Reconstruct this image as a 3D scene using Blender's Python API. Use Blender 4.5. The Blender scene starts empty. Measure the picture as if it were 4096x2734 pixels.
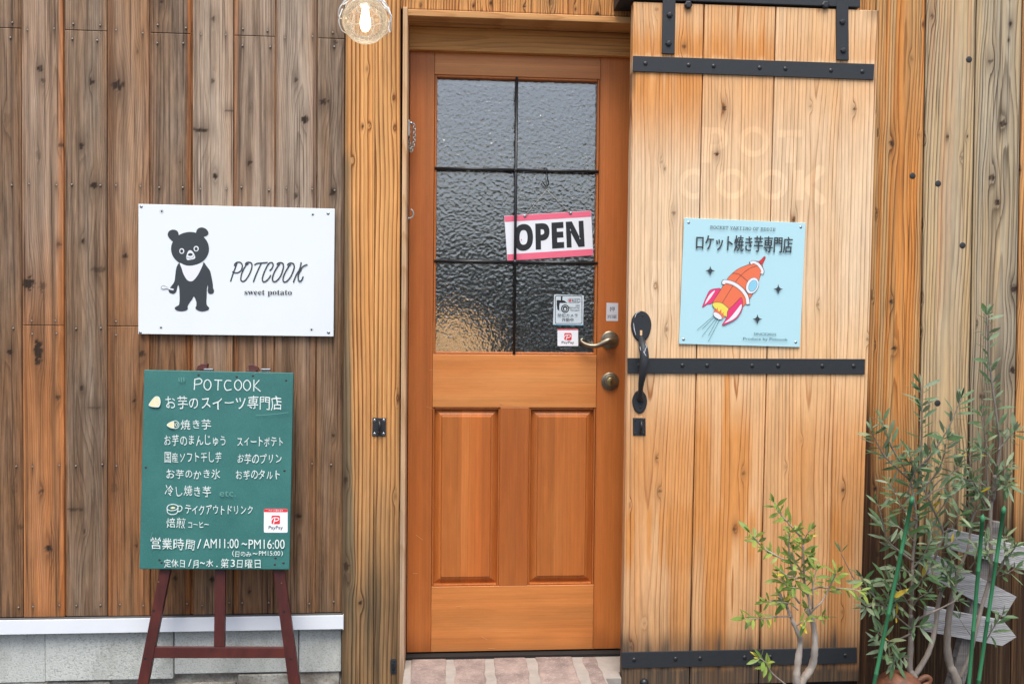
import bpy, math, random
import numpy as np
from mathutils import Vector, Matrix
from mathutils.geometry import tessellate_polygon

random.seed(7)
SC = bpy.context.scene
COL = SC.collection

# ------------------------------------------------------------------ camera
YAW, PITCH, ROLL = math.radians(4.109), math.radians(-1.894), math.radians(0.562)
FPX = 3413.3                                   # focal length in photo pixels (30 mm on 36 mm)
CAM = np.array([0.0, -3.0, 1.5])
_f = np.array([math.sin(YAW)*math.cos(PITCH), math.cos(YAW)*math.cos(PITCH), math.sin(PITCH)])
_r = np.array([math.cos(YAW), -math.sin(YAW), 0.0])
_u = np.cross(_r, _f)
_R = math.cos(ROLL)*_r + math.sin(ROLL)*_u
_U = -math.sin(ROLL)*_r + math.cos(ROLL)*_u
cd = bpy.data.cameras.new('camera'); cam = bpy.data.objects.new('camera', cd); COL.objects.link(cam)
cd.sensor_width = 36.0; cd.lens = 30.0; cd.clip_start = 0.05; cd.clip_end = 2000
cam.matrix_world = Matrix(((_R[0], _U[0], -_f[0], CAM[0]), (_R[1], _U[1], -_f[1], CAM[1]),
                           (_R[2], _U[2], -_f[2], CAM[2]), (0, 0, 0, 1)))
SC.camera = cam

# ------------------------------------------------------------------ world, sun, exposure
SUN_EL, SUN_AZ = math.radians(66), math.radians(186)      # high soft sun in front of the facade
w = bpy.data.worlds.new('World'); SC.world = w; w.use_nodes = True
nt = w.node_tree; nt.nodes.clear()
wo = nt.nodes.new('ShaderNodeOutputWorld'); bg = nt.nodes.new('ShaderNodeBackground')
sky = nt.nodes.new('ShaderNodeTexSky'); sky.sky_type = 'NISHITA'; sky.sun_disc = False
sky.sun_elevation = SUN_EL; sky.sun_rotation = SUN_AZ
sky.air_density = 1.0; sky.dust_density = 4.0; sky.ozone_density = 1.0
bg.inputs[1].default_value = 0.105
nt.links.new(sky.outputs[0], bg.inputs[0]); nt.links.new(bg.outputs[0], wo.inputs[0])
sl = bpy.data.lights.new('sun', 'SUN'); sl.energy = 1.5; sl.angle = math.radians(32); sl.color = (1.0, 0.965, 0.90)
so = bpy.data.objects.new('sun', sl); COL.objects.link(so)
_sd = Vector((math.sin(SUN_AZ)*math.cos(SUN_EL), math.cos(SUN_AZ)*math.cos(SUN_EL), math.sin(SUN_EL)))
so.rotation_euler = _sd.to_track_quat('Z', 'Y').to_euler(); so.location = (0, -6, 6)
SC.view_settings.view_transform = 'Standard'; SC.view_settings.look = 'None'
SC.view_settings.gamma = 1.0; SC.view_settings.use_curve_mapping = False
SC.view_settings.exposure = 1.16
SC.cycles.use_denoising = True; SC.cycles.denoising_prefilter = 'ACCURATE'

# ------------------------------------------------------------------ helpers: measuring
def W(px, py, a=0.0, b=0.0):
    """photo pixel -> point on the plane y = a + b*z (measured on the photograph)."""
    d = (px-2048)/FPX*_R - (py-1366.7)/FPX*_U + _f
    t = (a + b*CAM[2] - CAM[1])/(d[1] - b*d[2])
    return CAM + t*d

def frame(ox, oy, s):
    return lambda x, y: (ox + x*s, oy + y*s)

def lin(r, g, b, k=0.88):
    def c(v):
        v /= 255.0
        return (v/12.92 if v <= .04045 else ((v+.055)/1.055)**2.4)*k
    return (c(r), c(g), c(b), 1.0)

# ------------------------------------------------------------------ helpers: objects
WL = {}
def finish(o, name, parent, center):
    o['__tmp'] = 1; del o['__tmp']
    o.parent = parent
    WL[o.name] = Vector(center)
    o.location = Vector(center) - (WL[parent.name] if parent else Vector((0, 0, 0)))
    return o

def thing(name, label, cat, loc, group=None):
    o = bpy.data.objects.new(name, None); COL.objects.link(o)
    o.empty_display_size = .1
    o.location = loc; WL[o.name] = Vector(loc)
    tag(o, label, cat, group)
    return o

def tag(o, label, cat, group=None, kind=None):
    o['label'] = label; o['category'] = cat
    if group: o['group'] = group
    if kind: o['kind'] = kind
    return o

def mesh_obj(name, V, F, mat, parent=None, attrs=None, smooth=False, bevel=0, center=None):
    V = np.asarray(V, dtype=float)
    c = (V.min(0)+V.max(0))/2 if center is None else np.asarray(center, float)
    me = bpy.data.meshes.new(name)
    me.from_pydata((V-c).tolist(), [], [list(map(int, f)) for f in F])
    if attrs:
        for k, a in attrs.items():
            at = me.attributes.new(k, 'FLOAT', 'POINT')
            at.data.foreach_set('value', np.asarray(a, dtype=np.float32))
    if smooth: me.polygons.foreach_set('use_smooth', [True]*len(me.polygons))
    me.materials.append(mat); me.update()
    o = bpy.data.objects.new(name, me); COL.objects.link(o)
    if bevel:
        m = o.modifiers.new('bevel', 'BEVEL'); m.width = bevel; m.segments = 2; m.limit_method = 'ANGLE'
    return finish(o, name, parent, c)

class MB:
    def __init__(s): s.V = []; s.F = []; s.A = {}
    def add(s, V, F, **at):
        n = len(s.V); V = [tuple(v) for v in V]
        s.V += V; s.F += [tuple(i+n for i in f) for f in F]
        for k, v in at.items():
            s.A.setdefault(k, []).extend([v]*len(V) if np.isscalar(v) else list(v))
        return s
    def box(s, x0, x1, y0, y1, z0, z1):
        V = [(x, y, z) for x in (x0, x1) for y in (y0, y1) for z in (z0, z1)]
        return s.add(V, [(0, 1, 3, 2), (4, 6, 7, 5), (0, 4, 5, 1), (2, 3, 7, 6), (0, 2, 6, 4), (1, 5, 7, 3)])
    def prism(s, front, off):
        """polygon (any 3-D points, planar) thickened by the vector off."""
        n = len(front); off = np.asarray(off)
        V = [np.asarray(p, float) for p in front]; V = V + [p+off for p in V]
        F = [tuple(range(n)), tuple(range(2*n-1, n-1, -1))]
        for i in range(n):
            j = (i+1) % n; F.append((i, i+n, j+n, j))
        return s.add(V, F)
    def tube(s, pts, rad, n=8, cap=True, **at):
        pts = [np.asarray(p, float) for p in pts]
        if np.isscalar(rad): rad = [rad]*len(pts)
        V = []; F = []; prev = None
        for i, p in enumerate(pts):
            t = pts[min(i+1, len(pts)-1)] - pts[max(i-1, 0)]
            t = t/(np.linalg.norm(t)+1e-12)
            if prev is None:
                a = np.array([0, 0, 1.0]) if abs(t[2]) < .9 else np.array([1.0, 0, 0])
                u = np.cross(t, a)
            else:
                u = prev - t*np.dot(prev, t)
            u /= np.linalg.norm(u)+1e-12; prev = u; v = np.cross(t, u)
            for k in range(n):
                an = 2*math.pi*k/n
                V.append(p + rad[i]*(math.cos(an)*u + math.sin(an)*v))
        for i in range(len(pts)-1):
            for k in range(n):
                k2 = (k+1) % n
                F.append((i*n+k, i*n+k2, (i+1)*n+k2, (i+1)*n+k))
        if cap:
            F.append(tuple(range(n-1, -1, -1))); F.append(tuple(range((len(pts)-1)*n, len(pts)*n)))
        return s.add(V, F, **at)
    def lathe(s, c, prof, axis='y', n=20, sx=1.0, sz=1.0, sign=-1):
        """prof = [(r, h)], h measured outwards from c (towards -y by default)."""
        V = []; F = []; c = np.asarray(c, float)
        for r, h in prof:
            for k in range(n):
                a = 2*math.pi*k/n
                if axis == 'y': V.append(c + np.array([r*sx*math.cos(a), sign*h, r*sz*math.sin(a)]))
                else: V.append(c + np.array([r*sx*math.cos(a), r*sz*math.sin(a), h]))
        m = len(prof)
        for i in range(m-1):
            for k in range(n):
                k2 = (k+1) % n
                F.append((i*n+k, i*n+k2, (i+1)*n+k2, (i+1)*n+k))
        F.append(tuple(range((m-1)*n, m*n)))
        return s.add(V, F)
    def obj(s, name, mat, parent=None, smooth=False, bevel=0, center=None):
        return mesh_obj(name, s.V, s.F, mat, parent, s.A or None, smooth, bevel, center)

def spline(pts, n=8, closed=False):
    P = [np.asarray(p, float) for p in pts]; m = len(P); out = []
    rng = range(m) if closed else range(m-1)
    for i in rng:
        g = (lambda k: P[k % m]) if closed else (lambda k: P[min(max(k, 0), m-1)])
        p0, p1, p2, p3 = g(i-1), g(i), g(i+1), g(i+2)
        for k in range(n):
            t = k/n
            out.append(.5*((2*p1) + (-p0+p2)*t + (2*p0-5*p1+4*p2-p3)*t*t + (-p0+3*p1-3*p2+p3)*t**3))
    if not closed: out.append(P[-1])
    return out

# ------------------------------------------------------------------ helpers: materials
def new_mat(name):
    m = bpy.data.materials.new(name); m.use_nodes = True
    t = m.node_tree; p = t.nodes['Principled BSDF']
    return m, t, p

def N(t, typ, **kw):
    n = t.nodes.new(typ)
    for k, v in kw.items(): setattr(n, k, v)
    return n

def mth(t, op, a, b=None, clamp=False):
    n = N(t, 'ShaderNodeMath', operation=op, use_clamp=clamp)
    for i, v in enumerate((a, b)):
        if v is None: continue
        if isinstance(v, (int, float)): n.inputs[i].default_value = v
        else: t.links.new(v, n.inputs[i])
    return n.outputs[0]

def mixc(t, fac, a, b, mode='MIX'):
    n = N(t, 'ShaderNodeMix', data_type='RGBA', blend_type=mode)
    for i, v in ((0, fac), (6, a), (7, b)):
        if isinstance(v, (int, float)): n.inputs[i].default_value = v
        elif isinstance(v, tuple): n.inputs[i].default_value = v
        else: t.links.new(v, n.inputs[i])
    return n.outputs[2]

def noise(t, vec, scale=5, detail=3, rough=.5):
    n = N(t, 'ShaderNodeTexNoise'); n.inputs['Scale'].default_value = scale
    n.inputs['Detail'].default_value = detail; n.inputs['Roughness'].default_value = rough
    if vec is not None: t.links.new(vec, n.inputs['Vector'])
    return n.outputs['Fac']

def mapping(t, scale, loc=(0, 0, 0)):
    tc = N(t, 'ShaderNodeTexCoord'); mp = N(t, 'ShaderNodeMapping')
    mp.inputs['Scale'].default_value = scale; mp.inputs['Location'].default_value = loc
    t.links.new(tc.outputs['Object'], mp.inputs['Vector'])
    return mp.outputs['Vector']

def ramp(t, fac, stops):
    n = N(t, 'ShaderNodeValToRGB'); e = n.color_ramp.elements
    while len(e) < len(stops): e.new(.5)
    for i, (p, c) in enumerate(stops):
        e[i].position = p; e[i].color = (c, c, c, 1) if not isinstance(c, tuple) else c
    t.links.new(fac, n.inputs[0]); return n.outputs[0]

def bump(t, p, h, strength=.3, dist=.002):
    b = N(t, 'ShaderNodeBump'); b.inputs['Strength'].default_value = strength
    b.inputs['Distance'].default_value = dist
    t.links.new(h, b.inputs['Height']); t.links.new(b.outputs[0], p.inputs['Normal'])

def plain(name, col, rough=.5, metal=0.0, var=.06, vs=40, bmp=0.0, spec=.5):
    m, t, p = new_mat(name)
    nz = noise(t, mapping(t, (1, 1, 1)), vs, 4, .6)
    f = mth(t, 'MULTIPLY_ADD', nz, 2*var); t.nodes[-1].inputs[2].default_value = 1-var
    c = mixc(t, 1.0, col, f, 'MULTIPLY'); t.links.new(c, p.inputs['Base Color'])
    rr = mth(t, 'MULTIPLY_ADD', nz, .2); t.nodes[-1].inputs[2].default_value = rough-.1
    t.links.new(rr, p.inputs['Roughness'])
    p.inputs['Metallic'].default_value = metal; p.inputs['Specular IOR Level'].default_value = spec
    if bmp: bump(t, p, noise(t, mapping(t, (1, 1, 1)), vs*6, 2, .5), bmp, .001)
    return m

def wood_mat(name, early, late, grey, grey_late, orange, orange_late, knot, stain, contrast=.8,
             bmp=.5, rough=.8, horiz=False, fibre=.3, spec=.25, prof=None, streak=.4, crack=.5, mott=.15):
    m, t, p = new_mat(name)
    A = lambda k: N(t, 'ShaderNodeAttribute', attribute_name=k).outputs['Fac']
    g, kn, st, wx, og, tn = [A(k) for k in ('g', 'kn', 'st', 'wx', 'og', 'tn')]
    sc = (9, 200, 250) if horiz else (250, 200, 9)
    sb = (2.2, 9, 13) if horiz else (13, 9, 2.2)
    fib = noise(t, mapping(t, sc), 1.0, 4, .65)
    fib2 = noise(t, mapping(t, tuple(v*(.22 if v == 9 else .5) for v in sc), (3, 1, 2)), 1.0, 3, .65)
    blo = noise(t, mapping(t, sb, (1.7, 0, .4)), 1.0, 4, .55)
    gg = mth(t, 'ADD', g, mth(t, 'MULTIPLY', mth(t, 'SUBTRACT', fib2, .5), .5))
    fr = mth(t, 'FRACT', gg); fl = mth(t, 'FLOOR', gg)
    wn = N(t, 'ShaderNodeTexWhiteNoise', noise_dimensions='1D'); t.links.new(fl, wn.inputs['W'])
    rp = ramp(t, fr, prof or [(0, 0.0), (.45, .06), (.74, .55), (.88, 1.0), (.95, .85), (1, 0.0)])
    amt = mth(t, 'MULTIPLY_ADD', wn.outputs['Value'], .75); t.nodes[-1].inputs[2].default_value = .35
    amt = mth(t, 'MULTIPLY', amt, mth(t, 'ADD', blo, .45))
    ring = mth(t, 'MULTIPLY', mth(t, 'MULTIPLY', rp, amt), contrast, True)
    wxm = mth(t, 'ADD', wx, mth(t, 'MULTIPLY', mth(t, 'SUBTRACT', blo, .5), 1.2), True)
    ogm = mth(t, 'MULTIPLY', og, mth(t, 'ADD', mth(t, 'MULTIPLY', fib2, .7), .65), True)
    base = mixc(t, ogm, mixc(t, wxm, early, grey), orange)
    lat = mixc(t, ogm, mixc(t, wxm, late, grey_late), orange_late)
    c = mixc(t, ring, base, lat)
    br = mth(t, 'ADD', mth(t, 'MULTIPLY', mth(t, 'SUBTRACT', fib, .5), fibre*2),
             mth(t, 'MULTIPLY', mth(t, 'SUBTRACT', fib2, .5), fibre*1.6))
    br = mth(t, 'ADD', mth(t, 'ADD', br, tn), 1.0)
    s1 = noise(t, mapping(t, (1.6, 40, 62) if horiz else (62, 40, 1.6), (5, 2, 7)), 1.0, 3, .6)
    s2 = noise(t, mapping(t, (2.0, 60, 190) if horiz else (190, 60, 2.0), (9, 4, 1)), 1.0, 2, .5)
    br = mth(t, 'ADD', br, mth(t, 'MULTIPLY', mth(t, 'SUBTRACT', ramp(t, s1, [(.28, 0.0), (.5, .55), (.72, 1.0)]), .55), streak))
    mo_ = noise(t, mapping(t, (9, 30, 52) if horiz else (52, 30, 9), (2, 8, 3)), 1.0, 5, .7)
    br = mth(t, 'ADD', br, mth(t, 'MULTIPLY', mth(t, 'SUBTRACT', mo_, .5), mott*2.4))
    c = mixc(t, 1.0, c, mth(t, 'MAXIMUM', br, .2), 'MULTIPLY')
    ckm = mth(t, 'MULTIPLY', ramp(t, s2, [(.30, 1.0), (.40, 0.0)]), crack)
    c = mixc(t, ckm, c, stain)
    kf = mth(t, 'MULTIPLY', kn, mth(t, 'ADD', fib2, .55), True)
    c = mixc(t, kf, c, knot)
    sf = mth(t, 'MULTIPLY', st, mth(t, 'ADD', mth(t, 'MULTIPLY', fib2, 1.2), .4), True)
    c = mixc(t, sf, c, stain)
    t.links.new(c, p.inputs['Base Color'])
    p.inputs['Roughness'].default_value = rough; p.inputs['Specular IOR Level'].default_value = spec
    h = mth(t, 'ADD', mth(t, 'MULTIPLY', ring, 1.0), mth(t, 'MULTIPLY', fib, .5))
    h = mth(t, 'SUBTRACT', mth(t, 'SUBTRACT', h, mth(t, 'MULTIPLY', kn, .8)), ckm)
    bump(t, p, h, bmp, .0016)
    return m

# ------------------------------------------------------------------ wood planks: grain worked out per vertex
def vnoise(x, z, seed):
    rs = np.random.RandomState(seed); T = rs.rand(64, 64)
    xi = np.floor(x).astype(int); zi = np.floor(z).astype(int); fx = x-xi; fz = z-zi
    fx = fx*fx*(3-2*fx); fz = fz*fz*(3-2*fz)
    g = lambda a, b: T[a % 64, b % 64]
    return (g(xi, zi)*(1-fx)+g(xi+1, zi)*fx)*(1-fz) + (g(xi, zi+1)*(1-fx)+g(xi+1, zi+1)*fx)*fz

def sstep(a, b, x):
    t = np.clip((x-a)/(b-a), 0, 1); return t*t*(3-2*t)

def plank(mb, TL, TR, BR, BL, yf, th, seed, knots=(), pitch=.010, pith=None, depth=.03, slope=.03, wob=.012,
          step=.006, edge=.002, fields=None, horiz=False, tn=0.0, wx=0.0, og=0.0, yfun=None):
    """one board: corners are (x, z); front at y=yf; knots [(x, z, rx, rz, dark)]."""
    rs = np.random.RandomState(seed)
    TL, TR, BR, BL = [np.asarray(q, float) for q in (TL, TR, BR, BL)]
    wd = np.linalg.norm(TR-TL); hg = np.linalg.norm(TL-BL)
    nx = max(3, int(wd/step)); nz = max(3, int(hg/step))
    eu = edge/wd; ev = edge/hg
    U = np.concatenate([[0, 0], np.linspace(eu, 1-eu, nx), [1, 1]])
    Vv = np.concatenate([[0, 0], np.linspace(ev, 1-ev, nz), [1, 1]])
    du = np.array([th, edge*.7]+[0]*nx+[edge*.7, th]); dv = np.array([th, edge*.7]+[0]*nz+[edge*.7, th])
    uu, vv = np.meshgrid(U, Vv)                       # v from bottom to top
    DU, DV = np.meshgrid(du, dv); D = np.maximum(DU, DV)
    P = (BL[None, None]*((1-uu)*(1-vv))[..., None] + BR[None, None]*(uu*(1-vv))[..., None]
         + TR[None, None]*(uu*vv)[..., None] + TL[None, None]*((1-uu)*vv)[..., None])
    X, Z = P[..., 0], P[..., 1]
    Y = yf + D + (yfun(X, Z) if yfun else 0)
    a, l = (Z, X) if horiz else (X, Z)                # across and along the grain
    a0 = ((TL+BL)[1 if horiz else 0] + (TR+BR)[1 if horiz else 0])/4 if not horiz else (TL[1]+BL[1])/2
    half = (hg if horiz else wd)/2
    pc = a0 + (rs.uniform(-.9, .9)*half if pith is None else pith)
    A2 = a.copy(); KN = np.zeros_like(X); bumpf = np.zeros_like(X)
    for (kx, kz, rx, rz, dk) in knots:
        da = (X-kx); dl = (Z-kz)
        if horiz: da, dl = dl, da
        rr = max(rx, .004)
        q2 = (da/(rr*2.2))**2 + (dl/(rr*6))**2
        A2 -= da*np.exp(-q2)*.85
        bumpf += np.exp(-((da/(rr*1.6))**2 + (dl/(rr*4))**2))*.8
        q = np.sqrt(((X-kx)/rx)**2 + ((Z-kz)/rz)**2) + (vnoise(X*160, Z*160, seed+3)-.5)*.9
        KN = np.maximum(KN, sstep(1.25, .6, q)*dk)
        halo = np.exp(-((X-kx)/(rx*1.8))**2 - ((Z-kz)/(rz*4.5))**2)
        KN = np.maximum(KN, halo*.45*dk)
    wv = (vnoise(l*1.3+seed*.37, a*3, seed)-.5)*2*wob + (vnoise(l*4.1, a*9, seed+1)-.5)*wob*.6
    e = A2 - pc + wv
    dd = depth + (slope*(l - l.min()) if slope > 0 else -slope*(l.max()-l)) + (vnoise(l*2.0, a*2, seed+2)-.5)*wob*1.5
    G = np.sqrt(e*e + dd*dd)/pitch + bumpf + seed*3.0
    at = {'g': G, 'kn': KN, 'st': np.zeros_like(X), 'wx': np.full_like(X, wx), 'og': np.full_like(X, og),
          'tn': np.full_like(X, tn)}
    if fields: fields(X, Z, uu, vv, at)
    n1 = uu.shape[1]; n0 = uu.shape[0]
    V = np.stack([X, Y, Z], -1).reshape(-1, 3)
    i = np.arange(n0-1)[:, None]*n1 + np.arange(n1-1)[None]
    F = np.stack([i, i+1, i+n1+1, i+n1], -1).reshape(-1, 4)
    mb.add(V, F, **{k: v.reshape(-1) for k, v in at.items()})

def wp(px, py, y=0.0):
    p = W(px, py, y); return (p[0], p[2])

def kpx(lst, y=0.0):
    """knots from photo pixels: (px, py, rx, rz, dark)"""
    S = FPX/(3.0+y); out = []
    for k in lst:
        x, z = wp(k[0], k[1], y); out.append((x, z, k[2]/S, k[3]/S, k[4]))
    return out

# ------------------------------------------------------------------ materials
M_CLAD = wood_mat('weathered_cladding', lin(148, 114, 82), lin(86, 62, 44), lin(168, 150, 131), lin(102, 88, 75),
                  lin(182, 112, 58), lin(120, 66, 32), lin(52, 40, 30), lin(62, 44, 32), contrast=.65, bmp=.6, fibre=.46, streak=.5, crack=.75, mott=.36)
M_BARN = wood_mat('barn_door_wood', lin(241, 198, 148), lin(186, 120, 64), lin(240, 210, 174), lin(176, 138, 98),
                  lin(224, 154, 86), lin(156, 84, 36), lin(92, 60, 38), lin(78, 68, 58), contrast=1.2, bmp=.35, fibre=.2, streak=.2, crack=.15, mott=.2, prof=[(0, 0.0), (.55, .05), (.78, .3), (.9, 1.0), (.95, .8), (1, 0.0)])
M_POST = wood_mat('post_wood', lin(234, 174, 108), lin(150, 88, 42), lin(142, 122, 92), lin(84, 68, 48),
                  lin(222, 146, 74), lin(140, 76, 32), lin(50, 36, 26), lin(64, 50, 38), contrast=1.35, bmp=.9, fibre=.2, streak=.25, crack=.4)
M_BOARD = wood_mat('board_wall_wood', lin(216, 180, 126), lin(124, 94, 60), lin(188, 174, 148), lin(102, 90, 73),
                   lin(226, 150, 76), lin(138, 74, 30), lin(56, 42, 34), lin(54, 36, 23), contrast=1.0, bmp=.9, fibre=.25, streak=.3, crack=.6)
DOORP = [(0, 0.0), (.5, .3), (.8, .8), (.92, 1.0), (1, .1)]
M_DOOR = wood_mat('stained_fir', lin(196, 116, 54), lin(164, 86, 34), lin(212, 142, 78), lin(184, 110, 54),
                  lin(184, 96, 40), lin(152, 74, 28), lin(70, 40, 20), lin(104, 54, 24), contrast=.7, bmp=.12, rough=.45,
                  fibre=.12, spec=.4, prof=DOORP, streak=.16, crack=.15)
M_DOORH = wood_mat('stained_fir_rail', lin(208, 132, 68), lin(182, 106, 50), lin(218, 152, 88), lin(194, 122, 64),
                   lin(190, 104, 46), lin(160, 80, 32), lin(70, 40, 20), lin(120, 64, 30), contrast=.6, bmp=.12, rough=.45,
                   fibre=.12, spec=.4, horiz=True, prof=DOORP, streak=.14, crack=.12)
M_FRAME = wood_mat('frame_wood', lin(222, 182, 138), lin(196, 146, 98), lin(186, 160, 134), lin(150, 122, 96),
                   lin(210, 142, 74), lin(176, 106, 48), lin(80, 50, 30), lin(90, 70, 52), contrast=.7, bmp=.2, fibre=.12)
M_FRAMEH = wood_mat('frame_wood_head', lin(214, 156, 92), lin(186, 122, 60), lin(200, 150, 100), lin(160, 110, 70),
                    lin(204, 136, 66), lin(170, 100, 44), lin(80, 50, 30), lin(90, 70, 52), contrast=.6, bmp=.15, rough=.6,
                    horiz=True, fibre=.1)
M_GREYW = wood_mat('silvered_wood', lin(166, 166, 166), lin(98, 97, 97), lin(188, 189, 190), lin(110, 106, 104),
                   lin(150, 130, 110), lin(100, 84, 70), lin(60, 54, 50), lin(70, 60, 54), contrast=.8, bmp=.7, fibre=.3, horiz=True)
M_BLACK = plain('black_iron', lin(46, 50, 54), .55, 0.0, .14, 60, .35, .4)
M_BLACKS = plain('black_bar', lin(34, 36, 38), .4, 0.0, .1, 60, .1, .5)
M_DARK = plain('dark_sheathing', lin(30, 27, 25), .9)
M_NAIL = plain('galvanised_nail', lin(150, 145, 136), .45, .5, .15, 200)
M_CHAINM = plain('nickel_chain', lin(190, 188, 180), .4, .4, .1, 200)
M_STEEL = plain('bright_steel', lin(190, 194, 198), .28, 1.0, .08, 200)
M_PEG = plain('dark_bolt', lin(58, 58, 58), .6, .3, .2, 200)
M_BRASS = plain('antique_brass', lin(146, 137, 118), .42, 1.0, .14, 60)
M_BRASSD = plain('bright_brass', lin(190, 164, 110), .3, 1.0, .1, 60)
M_WHITE = plain('white_panel', lin(240, 247, 250), .38, 0, .025, 7, 0, .4)
M_LEDGE = plain('white_metal_ledge', lin(238, 244, 250), .42, 0, .06, 9, .05, .4)
M_DGREY = plain('dark_grey_metal', lin(92, 92, 92), .7, 0, .3, 30)
M_INK = plain('dark_ink', lin(58, 64, 70), .5, 0, .04)
M_INKB = plain('black_ink', lin(34, 36, 38), .45, 0, .04)
M_WINK = plain('white_ink', lin(240, 243, 248), .45, 0, .01)
M_BLUE = plain('pale_blue_panel', lin(188, 231, 240), .4, 0, .015, 6)
M_ORANGE = plain('orange_ink', lin(244, 124, 84), .45, 0, .02)
M_PINK = plain('pink_ink', lin(238, 62, 122), .45, 0, .02)
M_RED = plain('red_ink', lin(226, 56, 60), .45, 0, .02)
M_YEL = plain('yellow_ink', lin(244, 230, 96), .45, 0, .02)
M_SKYB = plain('light_blue_ink', lin(146, 214, 240), .45, 0, .02)
M_TEAL = plain('teal_ink', lin(22, 92, 104), .45, 0, .02)
M_ROSE = plain('rose_band', lin(244, 112, 138), .35, 0, .05, 12)
M_PAPER = plain('label_paper', lin(214, 216, 222), .5, 0, .02)
M_STICK = plain('sticker_film', lin(206, 218, 224), .35, 0, .03)
M_CYAN = plain('cyan_film', lin(60, 170, 205), .35, 0, .03)
M_CREAM = plain('cream_chalk', lin(238, 222, 176), .8, 0, .12, 90)
M_CHALK = plain('white_marker', lin(220, 234, 230), .7, 0, .12, 120)
M_CHALKF = plain('rubbed_chalk', lin(96, 150, 142), .8, 0, .1, 90)
M_GREENP = plain('green_stake_plastic', lin(46, 116, 76), .55, 0, .08, 40)
M_BARK = None

def chalkboard_mat():
    m, t, p = new_mat('green_chalkboard')
    a = noise(t, mapping(t, (1, 1, 1)), 6, 5, .6); b = noise(t, mapping(t, (1, 1, 1)), 240, 2, .5)
    c = mixc(t, ramp(t, a, [(.35, 0.0), (.7, 1.0)]), lin(40, 104, 100), lin(54, 118, 113))
    c = mixc(t, mth(t, 'MULTIPLY', ramp(t, b, [(.5, 0.0), (.75, 1.0)]), .25), c, lin(84, 142, 132))
    t.links.new(c, p.inputs['Base Color']); p.inputs['Roughness'].default_value = .6
    bump(t, p, b, .25, .001); return m
M_CB = chalkboard_mat()

def easel_mat():
    m, t, p = new_mat('dark_stained_easel')
    a = noise(t, mapping(t, (60, 60, 5)), 1, 4, .6); b = noise(t, mapping(t, (7, 7, 7)), 1, 4, .6)
    c = mixc(t, a, lin(52, 24, 24), lin(92, 40, 34))
    c = mixc(t, ramp(t, b, [(.45, 0.0), (.75, .8)]), c, lin(104, 48, 36))
    s = noise(t, mapping(t, (90, 90, 30)), 1, 3, .7)
    c = mixc(t, ramp(t, s, [(.74, 0.0), (.78, .8)]), c, lin(190, 150, 110))
    t.links.new(c, p.inputs['Base Color']); p.inputs['Roughness'].default_value = .42
    bump(t, p, a, .15, .001); return m
M_EASEL = easel_mat()

def concrete_mat():
    m, t, p = new_mat('pebbled_concrete')
    a = noise(t, mapping(t, (1, 1, 1)), 3, 5, .6); b = noise(t, mapping(t, (1, 1, 1)), 170, 3, .6)
    c = mixc(t, a, lin(188, 194, 188), lin(216, 219, 213))
    c = mixc(t, ramp(t, b, [(.3, .55), (.5, 0.0)]), c, lin(104, 110, 108))
    c = mixc(t, ramp(t, b, [(.55, 0.0), (.75, .5)]), c, lin(208, 212, 208))
    d = noise(t, mapping(t, (7, 7, 3)), 1, 5, .65)
    c = mixc(t, ramp(t, d, [(.5, 0.0), (.75, .55)]), c, lin(118, 116, 104))
    t.links.new(c, p.inputs['Base Color']); p.inputs['Roughness'].default_value = .9
    bump(t, p, b, .6, .004); return m
M_CONC = concrete_mat()

def mortar_mat():
    m, t, p = new_mat('rough_mortar')
    a = noise(t, mapping(t, (1, 1, 1)), 9, 6, .65); b = noise(t, mapping(t, (1, 1, 1)), 120, 4, .7)
    c = mixc(t, ramp(t, a, [(.35, 0.0), (.65, 1.0)]), lin(118, 110, 98), lin(186, 184, 174))
    c = mixc(t, ramp(t, b, [(.35, .5), (.5, 0.0)]), c, lin(90, 82, 72))
    t.links.new(c, p.inputs['Base Color']); p.inputs['Roughness'].default_value = .95
    bump(t, p, a, .8, .02); return m
M_MORT = mortar_mat()

M_MORTW = plain('pale_mortar', lin(160, 153, 145), .95, 0, .3, 24, .8)

def brick_mat():
    m, t, p = new_mat('worn_brick')
    a = noise(t, mapping(t, (1, 1, 1)), 14, 6, .65); b = noise(t, mapping(t, (1, 1, 1)), 150, 3, .6)
    c = mixc(t, ramp(t, a, [(.3, 0.0), (.7, 1.0)]), lin(112, 98, 95), lin(168, 150, 140))
    c = mixc(t, ramp(t, b, [(.55, 0.0), (.8, .6)]), c, lin(206, 198, 192))
    t.links.new(c, p.inputs['Base Color']); p.inputs['Roughness'].default_value = .9
    bump(t, p, b, .5, .004); return m
M_BRICK = brick_mat()

def glass_mat():
    m, t, p = new_mat('hammered_glass')
    v = mapping(t, (1, 1, 1))
    n1 = noise(t, v, 78, 1.5, .45); n2 = noise(t, v, 160, 1, .5)
    vo = N(t, 'ShaderNodeTexVoronoi', feature='SMOOTH_F1'); vo.inputs['Scale'].default_value = 95
    t.links.new(v, vo.inputs['Vector'])
    h = mth(t, 'ADD', mth(t, 'MULTIPLY', n1, 1.2), mth(t, 'MULTIPLY', vo.outputs['Distance'], .5))
    h = mth(t, 'ADD', h, mth(t, 'MULTIPLY', n2, .25))
    bump(t, p, h, .5, .0018)
    p.inputs['Base Color'].default_value = (.86, .89, .88, 1); p.inputs['Transmission Weight'].default_value = 1.0
    p.inputs['Roughness'].default_value = .09; p.inputs['IOR'].default_value = 2.5; p.inputs['Specular Tint'].default_value = (1, .97, .92, 1)
    return m
M_GLASS = glass_mat()

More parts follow.
